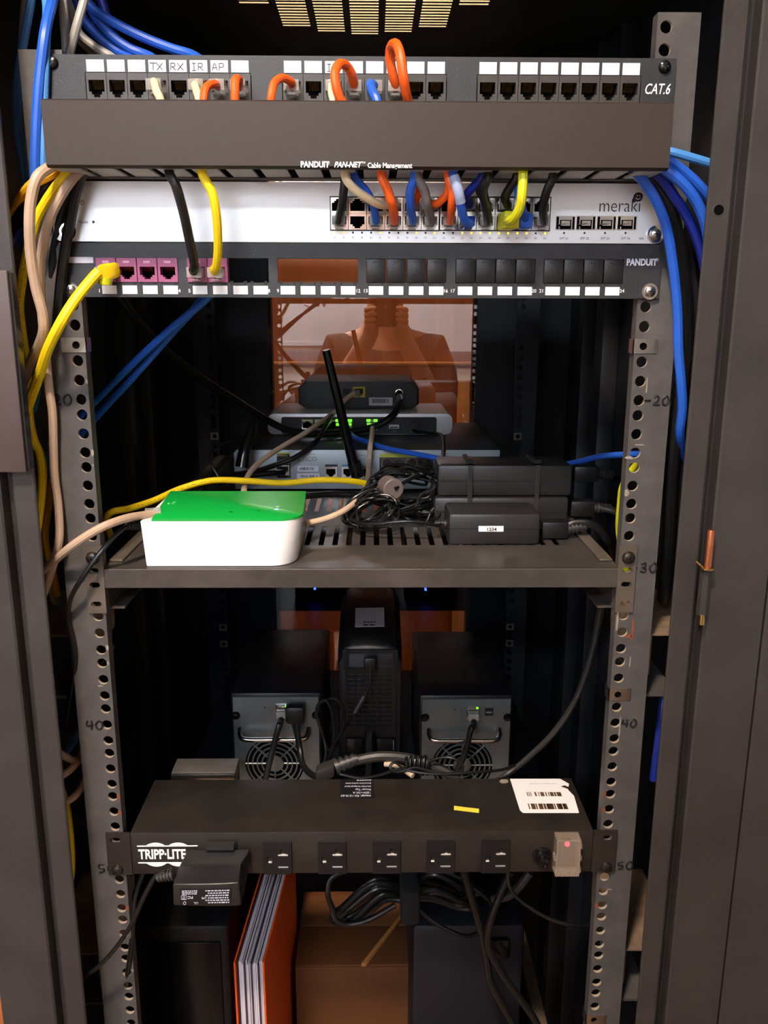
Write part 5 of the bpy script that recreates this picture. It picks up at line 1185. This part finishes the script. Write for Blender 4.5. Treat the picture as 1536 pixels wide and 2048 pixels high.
# ---- bundle right of the rail
def R_(label, pts, r, col): return cable(label, pts, r, M[col], group='loose cables beside the right rail')
R_('blue cable hugging the right rail from the duct down past the hole numbered 20', [(1262, 336, -.025), (1284, 358, -.030), (1312, 402, -.028), (1334, 460, -.022), (1347, 540, -.014), (1355, 620, -.008), (1357, 700, -.004), (1362, 760, -.002), (1365, 815, .002), (1360, 868, .01), (1368, 915, .03), (1388, 965, .04), (1410, 1020, .05)], .0040, 'c_blue')
R_('pale yellow cable along the end of the silver switch', [(1262, 345, -.016), (1285, 364, -.018), (1304, 396, -.014), (1324, 444, -.008), (1344, 500, .0), (1352, 560, .006), (1362, 640, .012)], .0028, 'c_cream')
R_('navy cable arching from the duct to behind the right post', [(1290, 338, -.02), (1318, 352, -.026), (1348, 392, -.022), (1378, 440, -.016), (1398, 490, -.010), (1410, 540, -.004), (1420, 600, .004)], .0040, 'c_navy')
R_('bright blue cable arching nearest the camera side of the duct end', [(1306, 324, -.03), (1340, 346, -.036), (1370, 372, -.034), (1394, 406, -.03), (1410, 446, -.026), (1420, 500, -.018)], .0042, 'c_blue')
R_('blue cable leaving the duct just below the straightest blue one', [(1306, 310, -.02), (1342, 325, -.024), (1376, 350, -.022), (1404, 378, -.020), (1432, 412, -.016)], .0040, 'c_blue')
R_('light blue cable leaving the duct almost level to the right post', [(1300, 298, -.01), (1342, 304, -.016), (1382, 315, -.016), (1432, 330, -.014)], .0034, 'c_lblue')
R_('thick black cable from the duct down between the right rail and post', [(1276, 338, -.012), (1303, 356, -.018), (1330, 400, -.014), (1350, 460, -.008), (1364, 540, .0), (1371, 620, .006), (1370, 720, .012), (1358, 800, .016), (1348, 880, .02), (1340, 980, .024), (1336, 1090, .03), (1326, 1200, .05)], .0062, 'c_black')
R_('second black cable behind the thick black one beside the right post', [(1290, 338, .0), (1330, 372, .004), (1362, 440, .010), (1384, 520, .016), (1392, 620, .02), (1384, 740, .024), (1366, 840, .03), (1352, 960, .034), (1350, 1100, .04)], .0056, 'c_black')
R_('beige cable crossing behind the right post below the navy arch', [(1374, 530, .03), (1384, 575, .028), (1392, 620, .026), (1402, 665, .024), (1416, 720, .02)], .0038, 'c_cream')
R_('second beige cable crossing behind the right post', [(1372, 600, .035), (1382, 648, .032), (1390, 700, .03), (1400, 760, .03)], .0036, 'c_beige')
R_('olive-yellow cable slanting down behind the right rail', [(1390, 610, .03), (1380, 665, .032), (1372, 720, .034), (1352, 800, .04), (1300, 900, .06), (1268, 935, .065), (1247, 970, .07), (1241, 1005, .075), (1238, 1060, .085), (1246, 1110, .09), (1256, 1160, .10)], .0034, 'c_lime')
R_('yellow cable glimpsed between the right rail and the black cables', [(1318, 900, .05), (1338, 950, .045), (1350, 1000, .045)], .0034, 'c_yellow')
R_('dark blue cable low between the right rail and post', [(1352, 960, .05), (1338, 1040, .05), (1334, 1110, .05), (1328, 1180, .06)], .0034, 'c_navy')
R_('blue cable low behind the side strut at the right', [(1330, 1380, .06), (1322, 1440, .05), (1314, 1500, .05), (1306, 1560, .05)], .0040, 'c_navy')
# ---- leads on and around the shelf
xr = P(607, 1047, .075)
cable('blue network cable from the silver box running behind the bound adapters to the right post', [(699, 866, .418), (715, 877, .365), (745, 887, .33), (775, 897, .304), (858, 913, .262), (950, 930, .235), (1060, 936, .225), (1146, 926, .20), (1200, 913, .15), (1262, 909, .09), (1316, 908, .06), (1372, 904, .03), (1400, 900, .02)], .0032, M['c_blue'], extra=[plug(P(696, 850, .428), (0, -1, 0), (0, 0, -1), L=.010)])
cable('beige network cable from the modem arching down behind the green lid', [(708, 786, .462), (690, 800, .45), (664, 828, .42), (610, 866, .33), (560, 896, .27), (520, 924, .225), (497, 950, .19), (487, 985, .165), (486, 1010, .15)], .0031, M['c_beige'], extra=[plug(P(718, 784, .479), (-.35, -1, 0), L=.012)])
cable('beige network cable from the silver box hooking into the side of the white box', [(745, 855, .418), (744, 868, .36), (741, 890, .303), (738, 925, .295), (735, 962, .22), (722, 992, .16), (690, 1020, .115), (650, 1038, .095), (612, 1047, .085)], .0031, M['c_beige'], extra=[plug(P(744, 850, .428), (0, -1, 0), (0, 0, -1), L=.010)])
cable('long yellow network cable lying across behind the green lid', [(222, 1075, .11), (213, 1040, .09), (224, 1024, .085), (262, 1016, .10), (310, 1000, .12), (362, 977, .14), (425, 961, .155), (500, 962, .165), (565, 966, .172), (640, 960, .18), (700, 962, .185), (742, 970, .195), (775, 985, .21)], .0033, M['c_yellow'], extra=[printing([(222, 1075, .11), (213, 1040, .09), (224, 1024, .085), (262, 1016, .10), (310, 1000, .12), (362, 977, .14), (425, 961, .155), (500, 962, .165), (565, 966, .172), (640, 960, .18), (700, 962, .185), (742, 970, .195), (775, 985, .21)], .0033, 0.22, 0.5, 'ink')])
cable('grey network cable from the white box sweeping left to the post', [(316, 1027, .028), (290, 1030, .018), (255, 1036, .0), (205, 1054, -.02), (155, 1084, -.024), (115, 1116, -.016), (84, 1144, -.008), (50, 1180, .004)], .0036, M['c_tan'], extra=[plug(P(318, 1026, .030), (-1, -.25, 0), L=.012, ins=.002)])
cable('thin black twin power cord from the white box hanging down the left rail', [(286, 1052, .02), (262, 1050, .012), (236, 1066, .0), (200, 1106, -.012), (165, 1155, -.016), (142, 1196, -.012), (136, 1236, -.004), (146, 1285, -.004), (150, 1335, .0), (140, 1400, .012), (128, 1480, .03), (124, 1560, .04)], .0022, M['c_black'], 'power_cable', extra=[lambda t: relief(t, P(278, 1050, .018), P(248, 1053, .005)-P(278, 1050, .018), .0044, .0032, .014)])
cable('black coaxial cable from the modem sagging across to the upper left', [(798, 792, .468), (797, 806, .462), (786, 830, .422), (752, 852, .418), (700, 863, .412), (640, 867, .40), (580, 861, .385), (530, 838, .37), (470, 800, .34), (400, 755, .30), (320, 690, .25), (250, 608, .20), (220, 560, .18)], .0046, M['c_black'], 'coaxial_cable', extra=[lambda t: MB().cyl(P(798, 787, .470), (0, -.9, -.4), .0056, .010, 6).build('connector', M['chrome'], t)])
for k, (l_, q_) in enumerate((('upper blue cable of the pair slanting left below the modular panel', [(425, 580, .05), (405, 605, .06), (330, 668, .08), (255, 738, .10), (185, 808, .12), (120, 870, .14)]), ('lower blue cable of the pair slanting left below the modular panel', [(415, 580, .055), (395, 610, .07), (345, 665, .09), (270, 750, .11), (185, 842, .13), (120, 915, .15)]))):
    cable(l_, q_, .0034, M['c_blue'], group='blue pair behind the left rail')
cable('black cord from the router curving up behind the coaxial cable', [(448, 950, .24), (500, 945, .27), (545, 932, .29), (590, 915, .30), (630, 885, .32), (655, 845, .38), (664, 830, .42)], .0032, M['c_black'], 'power_cable')
cable('black lead plugged into the silver socket at the left of the router', [(568, 945, .305), (545, 946, .295), (505, 950, .285), (450, 958, .27), (400, 968, .26)], .0036, M['c_black'], 'power_cable')
cable('thin dark cords tangled at the left end of the router', [(440, 960, .25), (420, 920, .26), (430, 895, .28), (470, 880, .30), (510, 868, .33), (508, 845, .36), (495, 870, .33), (455, 915, .28), (430, 945, .26), (400, 980, .24), (330, 1010, .22), (240, 1040, .2)], .0020, M['c_black'], 'power_cable')
cable('black power lead from the silver box down behind the adapters', [(826, 851, .425), (830, 862, .415), (860, 866, .39), (884, 872, .36), (887, 900, .31), (884, 920, .27)], .0026, M['c_black'], 'power_cable', extra=[lambda t: MB().cyl(P(827, 851, .428), (0, -1, 0), .0048, .012, 14).build('barrel_plug', M['black'], t)])
cable('black cord lying along the back of the white box on the shelf', [(612, 992, .17), (660, 988, .19), (720, 990, .2), (760, 985, .22)], .0034, M['c_black'], 'power_cable')
# adapter leads: coiled bundles left of the bricks
def coil(c, rx, rz, n, tilt, jitter, seed, ydep=.02):
    rnd = random.Random(seed); out = []
    for k in range(n*10):
        a = 2*math.pi*k/10; f = 1+jitter*(rnd.random()-.5); 
        x, z = rx*math.cos(a)*f, rz*math.sin(a)*f
        out.append(V((c.x+x*math.cos(tilt)-z*math.sin(tilt), c.y+ydep*(rnd.random()-.5)+ydep*.5*math.sin(a), c.z+x*math.sin(tilt)+z*math.cos(tilt))))
    return out
q1 = P(862, 950, .178)
cd1 = [P(872, 947, .180), P(850, 950, .165), P(830, 955, .155), P(812, 962, .150)]+coil(P(800, 975, .165), .032, .016, 9, .1, .55, 3)
ferr = P(787, 979, .128)
def ferrite(t):
    d = V((.30, -.94, -.02)).normalized(); MB().lathe([(0, .0098), (.0008, .0108), (.020, .0108), (.0208, .0098), (.0208, .004)], ferr-d*.02, d, 22).build('ferrite_bead', mat('ferrite_grey', (96,86,82), .45, 0, .1, 60), t)
cable('black coiled output lead with a thick round ferrite bead', cd1, .0016, M['c_black'], 'power_cable', extra=[ferrite, lambda t: relief(t, P(872, 947, .180), (-1, -.15, -.1), .0046, .0034, .018, 6), lambda t: MB().tube(pts3([(838, 949, .155), (812, 962, .14), (790, 978, .127)]), .0022, 8).build('lead_end', M['c_black'], t)], sub=5)
cd2 = [P(868, 1008, .172), P(845, 1012, .15), P(815, 1020, .13), P(790, 1026, .12)]+coil(P(748, 1022, .125), .021, .014, 12, .35, .6, 5, .02)
cable('black coiled output lead of the lower bound adapter, in a flat bundle', cd2, .0013, M['c_black'], 'power_cable', extra=[lambda t: relief(t, P(868, 1008, .172), (-1, -.2, -.05), .0050, .0036, .015, 5)], sub=5)
cd3 = [P(893, 1047, .098), P(868, 1050, .09), P(840, 1044, .085), P(800, 1043, .085), P(750, 1048, .09), P(716, 1046, .10), P(706, 1030, .12)]+coil(P(735, 1012, .14), .024, .012, 6, .5, .5, 8, .015)
cable('black output lead of the small stickered adapter, looping along the slots', cd3, .0015, M['c_black'], 'power_cable', extra=[lambda t: relief(t, P(897, 1048, .098), (-1, 0, .0), .0050, .0034, .014, 5)], sub=5)
cable('loose bundle of black leads behind the ferrite bead', coil(P(830, 985, .175), .036, .020, 9, -.25, .6, 11, .04), .0016, M['c_black'], 'power_cable', sub=5)
# mains leads right of the bricks
def mains(label, p0, p1, rest, r):
    a, b = P(*p0), P(*p1); d = (b-a)
    def pl(t):
        o = MB().obox(a-V((0, .009, .009)), V((.026, 0, 0)), (0, .018, 0), (0, 0, .017), bev=.002).build('inlet_plug', M['black'], t)
        relief(t, a+V((.026, 0, -.001)), d, .0066, .0046, .020, 5)
    cable(label, [a+V((.024, 0, 0)), b]+[P(*q) for q in rest], r, M['c_black'], 'mains_lead', 'cable', None, [pl])
mains('black mains lead of the small stickered adapter, dropping off the shelf', (1081, 1056, .100), (1150, 1046, .100), [(1185, 1050, .098), (1212, 1078, .10), (1224, 1110, .12), (1228, 1150, .14)], .0040)
mains('black mains lead of the lower bound adapter', (1138, 1014, .178), (1205, 1016, .175), [(1235, 1025, .17), (1262, 1045, .17), (1280, 1080, .17)], .0040)
mains('black mains lead of the upper bound adapter', (1145, 945, .18), (1200, 950, .19), [(1225, 956, .2), (1250, 970, .22), (1268, 1000, .24)], .0036)

# ---- cords around the storage boxes and the power strip
cable('grey-black cord hanging in an arc from the shelf edge down to the power strip', [(1206, 1180, .06), (1203, 1205, .07), (1192, 1270, .09), (1172, 1345, .11), (1145, 1410, .125), (1105, 1468, .135), (1060, 1512, .14), (1020, 1545, .14), (985, 1566, .13)], .0034, M['c_charcoal'], 'power_cable')
cable('black network cable plugged into the silver back below the coiled cord', [V((NL[0], .205, NL[1]-.004)), V((NL[0]-.001, .192, NL[1]-.008)), P(558, 1452, .185), P(545, 1500, .18), P(532, 1555, .17), P(525, 1600, .16)], .0036, M['c_black'], extra=[plug(V((NL[0], .208, NL[1]-.001)), L=.010)])
cable('black network cable plugged into the silver back beside the free USB socket', [V((NR[0], .205, NR[1]-.004)), V((NR[0]-.001, .192, NR[1]-.008)), P(942, 1458, .185), P(930, 1505, .18), P(908, 1555, .17), P(895, 1600, .16)], .0036, M['c_black'], extra=[plug(V((NR[0], .208, NR[1]-.001)), L=.010)])
def nasplug(t):
    q = P(591, 1425, .20); MB().box(q.x-.011, q.x+.011, .188, .2085, q.z-.010, q.z+.012, bev=.004).build('plug_body', M['black'], t); relief(t, q+V((0, -.003, -.009)), (0.1, 0, -1), .0055, .004, .018, 4)
cable('black power cord hanging from the silver back with a square plug', [P(592, 1440, .195), P(595, 1470, .19), P(600, 1500, .185), P(606, 1530, .17), P(628, 1552, .15), P(660, 1558, .135)], .0036, M['c_black'], 'power_cable', extra=[nasplug])
cable('thin black cord coiled in tall loops between the storage box and the battery', [(640, 1556, .16), (652, 1500, .19), (636, 1440, .20), (634, 1415, .20), (650, 1400, .20), (664, 1425, .2), (668, 1470, .2), (658, 1500, .2), (640, 1450, .2), (632, 1425, .205), (644, 1405, .205), (668, 1397, .2), (687, 1420, .2), (686, 1455, .2), (668, 1490, .2), (652, 1530, .19), (650, 1560, .16)], .0018, M['c_black'], 'power_cable')
cable('black cord with a slim barrel from the battery handle down to the loops', [(739, 1312, .28), (740, 1345, .272), (738, 1372, .268), (722, 1405, .262), (700, 1440, .25), (676, 1478, .23), (655, 1520, .2)], .0018, M['c_black'], 'power_cable', extra=[lambda t: MB().cyl(P(728, 1393, .265), P(708, 1427, .255)-P(728, 1393, .265), .0038, .024, 12).build('barrel', M['c_charcoal'], t), lambda t: MB().box(P(728, 1320, .28).x, P(752, 1320, .28).x, .272, .2865, P(740, 1338, .28).z, P(740, 1312, .28).z, bev=.003).build('plug_body', M['black'], t)])
cable('thick black cord plugged low in the back of the battery', [(739, 1462, .275), (738, 1480, .27), (738, 1520, .26), (736, 1570, .25)], .0060, M['c_black'], 'power_cable')
def iec(t):
    a, b = P(632, 1549, .118), P(712, 1518, .128); d = (b-a).normalized()
    MB().obox(a-V((0, .008, .008)), d*.022, (0, .016, 0), V((0, 0, .016)), bev=.003).build('plug_body', M['c_charcoal'], t); relief(t, a+d*.022, d, .0095, .0062, .026, 4)
cable('thick grey-black mains cord arching behind the top of the power strip', [(690, 1530, .124), (718, 1520, .13), (760, 1513, .132), (810, 1516, .132), (860, 1530, .13), (900, 1550, .125), (925, 1575, .12)], .0058, M['c_charcoal'], 'mains_lead', extra=[iec])
wr = [P(680, 1548, .112), P(720, 1556, .108), P(760, 1550, .110), P(790, 1540, .114), P(812, 1534, .116)]
for k in range(5):
    x_ = 812+k*9; wr += [P(x_, 1518, .124), P(x_+4, 1514, .138), P(x_+6, 1540, .142), P(x_+7, 1548, .122)]
wr += [P(862, 1522, .12), P(900, 1515, .115), P(925, 1530, .112), P(915, 1548, .11), P(870, 1545, .112), P(830, 1536, .114), P(795, 1545, .11), P(780, 1535, .112), P(790, 1525, .114), P(815, 1540, .112), P(870, 1548, .108), P(940, 1545, .11), P(1000, 1540, .12), P(1030, 1530, .13)]
cable('thin black cord wound around the thick mains cord behind the power strip', wr, .0016, M['c_black'], 'power_cable', sub=6, n=8)
cable('short dusty cord end lying behind the power strip', [(770, 1528, .13), (790, 1530, .125), (806, 1538, .12), (826, 1552, .11)], .0030, M['c_beige'], 'power_cable')
# ---- under the power strip
cable('thin black twin cord from the plug-in adapter curving down to the left post', [P(332, 1745, -.03), P(312, 1752, -.03), P(290, 1790, -.032), P(262, 1850, -.034), P(232, 1895, -.034), P(200, 1930, -.034), P(170, 1952, -.03), P(140, 1968, -.01)], .0021, M['c_black'], 'power_cable')
cable('short black cord bending down behind the adapter cord', [(285, 1745, .03), (270, 1790, .02), (266, 1830, .01), (262, 1900, .0), (250, 1980, .005)], .0028, M['c_black'], 'power_cable')
def strap(t):
    a = P(818, 1784, .10); MB().box(a.x-.010, a.x+.011, .072, .128, a.z-.022, a.z+.020, bev=.006).build('fabric_strap', mat('black_fabric', (16,16,17), .95, 0, .1, 200), t)
ctr = P(818, 1784, .10); lp = []
rnd = random.Random(4)
for k in range(11):
    s_ = 1 if k % 2 else -1; L = (.084 if s_ < 0 else .080)*rnd.uniform(.72, 1.05); h = rnd.uniform(.008, .018); yo = .10+rnd.uniform(-.018, .02); dz = rnd.uniform(-.006, .008); dr = -.026 if s_ < 0 else -.010
    lp += [V((ctr.x+s_*.008, yo, ctr.z+dz)), V((ctr.x+s_*L*.45, yo-.008, ctr.z+dz+h)), V((ctr.x+s_*L*.88, yo-.006, ctr.z+dz+h*.4+dr)), V((ctr.x+s_*L, yo, ctr.z+dz-h*.6+dr)), V((ctr.x+s_*L*.8, yo+.006, ctr.z+dz-h*1.2+dr*.9)), V((ctr.x+s_*L*.4, yo+.004, ctr.z+dz-h*.9)), V((ctr.x+s_*.004, yo, ctr.z+dz-h*.3))]
cable('black cord folded into a fat bundle with a fabric strap, under the power strip', lp, .0029, M['c_black'], 'power_cable', extra=[strap], sub=6)
cable('glossy black cord looping left out of the strapped bundle', [(686, 1742, .10), (660, 1760, .095), (656, 1790, .09), (664, 1815, .09), (672, 1840, .085), (700, 1848, .085), (740, 1838, .085), (790, 1810, .09)], .0030, M['c_black'], 'power_cable')
cable('thin black cord drooping right from the strapped bundle', [(832, 1812, .09), (860, 1838, .085), (900, 1862, .085), (940, 1872, .09), (980, 1850, .1), (985, 1815, .1), (960, 1785, .1), (930, 1770, .11)], .0024, M['c_black'], 'power_cable')
cable('thin black cord sagging from the strip to the right rail', [(1015, 1745, .05), (1022, 1780, .045), (1055, 1812, .04), (1105, 1840, .04), (1150, 1850, .04), (1195, 1850, .05)], .0020, M['c_black'], 'power_cable')
cable('thick black cord running down to the right in front of the navy case', [(928, 1742, .06), (945, 1800, .06), (962, 1860, .065), (972, 1910, .07), (980, 1960, .07), (1005, 2010, .07), (1040, 2070, .07)], .0044, M['c_black'], 'power_cable')
cable('second black cord crossing the thick one in front of the navy case', [(1022, 1742, .06), (1000, 1790, .06), (982, 1840, .058), (976, 1890, .06), (1000, 1940, .06), (1035, 1990, .06), (1070, 2040, .06), (1085, 2075, .06)], .0040, M['c_black'], 'power_cable')
cable('flat grey plug cord glimpsed under the right end of the power strip', [(1060, 1745, .07), (1045, 1765, .07), (1020, 1790, .075), (985, 1800, .08)], .0046, M['c_charcoal'], 'power_cable')
# ================================================================== the photographer (seen only as a reflection in the rear glass)
def skin(name, verts, edges, root, material, parent, sub=2):
    me = bpy.data.meshes.new(name); me.from_pydata([v[0] for v in verts], edges, []); ob = bpy.data.objects.new(name, me); COL.objects.link(ob)
    ob.modifiers.new('s', 'SKIN'); ob.modifiers.new('d', 'SUBSURF').levels = sub
    for i, v in enumerate(verts):
        sv = me.skin_vertices[0].data[i]; sv.radius = v[1] if isinstance(v[1], tuple) else (v[1], v[1]); sv.use_root = (i == root)
    dg = bpy.context.evaluated_depsgraph_get(); m2 = bpy.data.meshes.new_from_object(ob.evaluated_get(dg)); bpy.data.objects.remove(ob)
    mb = MB(); mb.bm.from_mesh(m2); bpy.data.meshes.remove(m2); return mb.build(name, material, parent, smooth=80)
px, py = .004, -1.06
PE = thing('person', 'person in a dark shirt before the cabinet, holding up a phone in both hands', 'person', (px, py, 0))
sh = 1.385
B = [((px, py, .93), (.15, .105)), ((px, py, 1.10), (.145, .10)), ((px, py+.005, 1.26), (.165, .11)), ((px, py, 1.36), (.115, .082)), ((px, py+.01, 1.46), (.066, .062)), ((px, py+.03, 1.535), (.064, .066)), ((px, py+.045, 1.60), (.076, .092)), ((px, py+.04, 1.68), (.074, .09)), ((px, py+.03, 1.74), (.045, .055))]
E_ = [(i, i+1) for i in range(8)]
def arm(sg, hx):
    b = len(B); B.extend([((px+sg*.175, py-.005, sh-.03), .055), ((px+sg*.215, py+.03, 1.24), .046), ((px+sg*.19, py+.09, 1.13), .042), ((px+sg*.12, py+.18, 1.29), .037), ((hx+sg*.045, -.775, 1.425), .028), ((hx+sg*.052, -.745, 1.462), (.014, .034))])
    E_.extend([(3, b)]+[(b+k, b+k+1) for k in range(5)])
    return b+5
hx0 = .012
hl = arm(-1, hx0); hr = arm(1, hx0)
for sg in (-1, 1):
    b = len(B); B.extend([((px+sg*.09, py, .86), .092), ((px+sg*.095, py+.01, .50), .062), ((px+sg*.10, py-.01, .10), .044), ((px+sg*.105, py+.10, .04), (.044, .034))]); E_.extend([(0, b), (b, b+1), (b+1, b+2), (b+2, b+3)])
body = skin('body', B, E_, 0, M['skin'], PE)
# clothes follow the body: shirt and trousers are grown from the same chain, a little wider
def grow(idx, add): return [(B[i][0], tuple(r+add for r in B[i][1]) if isinstance(B[i][1], tuple) else B[i][1]+add) for i in idx]
n0 = 9
ti = [0, 1, 2, 3]; tv = grow(ti, .012); tv.append(((px, py+.004, 1.42), (.078, .07))); te = [(0, 1), (1, 2), (2, 3), (3, 4)]
for b in (9, 15):
    k = len(tv); tv += grow([b, b+1, b+2], .011); a_, c_ = V(B[b+2][0]), V(B[b+3][0]); tv.append((tuple(lerp(a_, c_, .75)), .048)); te += [(3, k), (k, k+1), (k+1, k+2), (k+2, k+3)]
skin('shirt', tv, te, 0, M['shirt'], PE)
tv = [((px, py, .97), (.155, .112)), ((px, py, .90), (.16, .115))]; te = [(0, 1)]
for b in (21, 25): k = len(tv); tv += grow([b, b+1, b+2], .014); te += [(1, k), (k, k+1), (k+1, k+2)]
skin('trousers', tv, te, 0, M['trouser'], PE)
skin('hair', [((px, py+.0, 1.66), (.072, .075)), ((px, py+.005, 1.73), (.078, .086)), ((px, py+.012, 1.775), (.05, .06))], [(0, 1), (1, 2)], 0, M['hair'], PE)
for sg in (-1, 1):
    MB().lathe([(-.012, .002), (-.008, .009), (0, .0115), (.008, .009), (.012, .002)], (px+sg*.032, py+.122, 1.645), X_, 12).build('eye', M['label'], PE)
    MB().lathe([(-.006, .004), (-.003, .020), (.003, .026), (.006, .006)], (px+sg*.078, py+.035, 1.635), X_, 14).build('ear', M['skin'], PE)
mb = MB(); mb.loft([[V((px-.008, py+.130, 1.645)), V((px+.008, py+.130, 1.645)), V((px+.004, py+.120, 1.65)), V((px-.004, py+.120, 1.65))], [V((px-.016, py+.134, 1.605)), V((px+.016, py+.134, 1.605)), V((px+.010, py+.155, 1.605)), V((px-.010, py+.155, 1.605))]]); mb.build('nose', M['skin'], PE)
MB().tube([(px-.024, py+.128, 1.578), (px, py+.136, 1.574), (px+.024, py+.128, 1.578)], .006, 8).build('mouth', mat('lips', (168,96,88), .5), PE)
# fingers curl round the phone from both sides
for sg in (-1, 1):
    for k in range(4):
        z = 1.492-k*.018; f = (.95, 1.05, 1., .85)[k]; x = hx0+sg*.058
        MB().tube([(x, -.752, z-.012), (x+sg*.006, -.735, z), (hx0+sg*.047, -.7195, z+.004), (hx0+sg*(.047-.016*f), -.7185, z+.005)], .0085, 10, 5, rad=lambda u, f=f: .0088-.0025*u).build('finger', M['skin'], PE)
    MB().tube([(hx0+sg*.055, -.757, 1.448), (hx0+sg*.050, -.752, 1.470), (hx0+sg*.036, -.7405, 1.488), (hx0+sg*.024, -.7395, 1.502)], .0095, 10, 5, rad=lambda u: .0105-.003*u).build('thumb', M['skin'], PE)
PH = thing('phone', 'black smartphone held up in both hands in front of the cabinet', 'phone', (hx0, -.725, 1.43))
x0_, x1_ = CAM.x-.035, CAM.x+.035
part('case', M['blackgl'], PH, (hx0-.038, hx0+.038, -.7300, -.7220, 1.438, 1.520), bev=.003)
part('screen', mat('phone_screen', (30,34,40), .15), PH, (hx0-.034, hx0+.034, -.7306, -.7299, 1.446, 1.514))
MB().cyl((CAM.x, -.7222, 1.500), Y_, .006, .0016, 18).build('lens_ring', M['chrome'], PH)
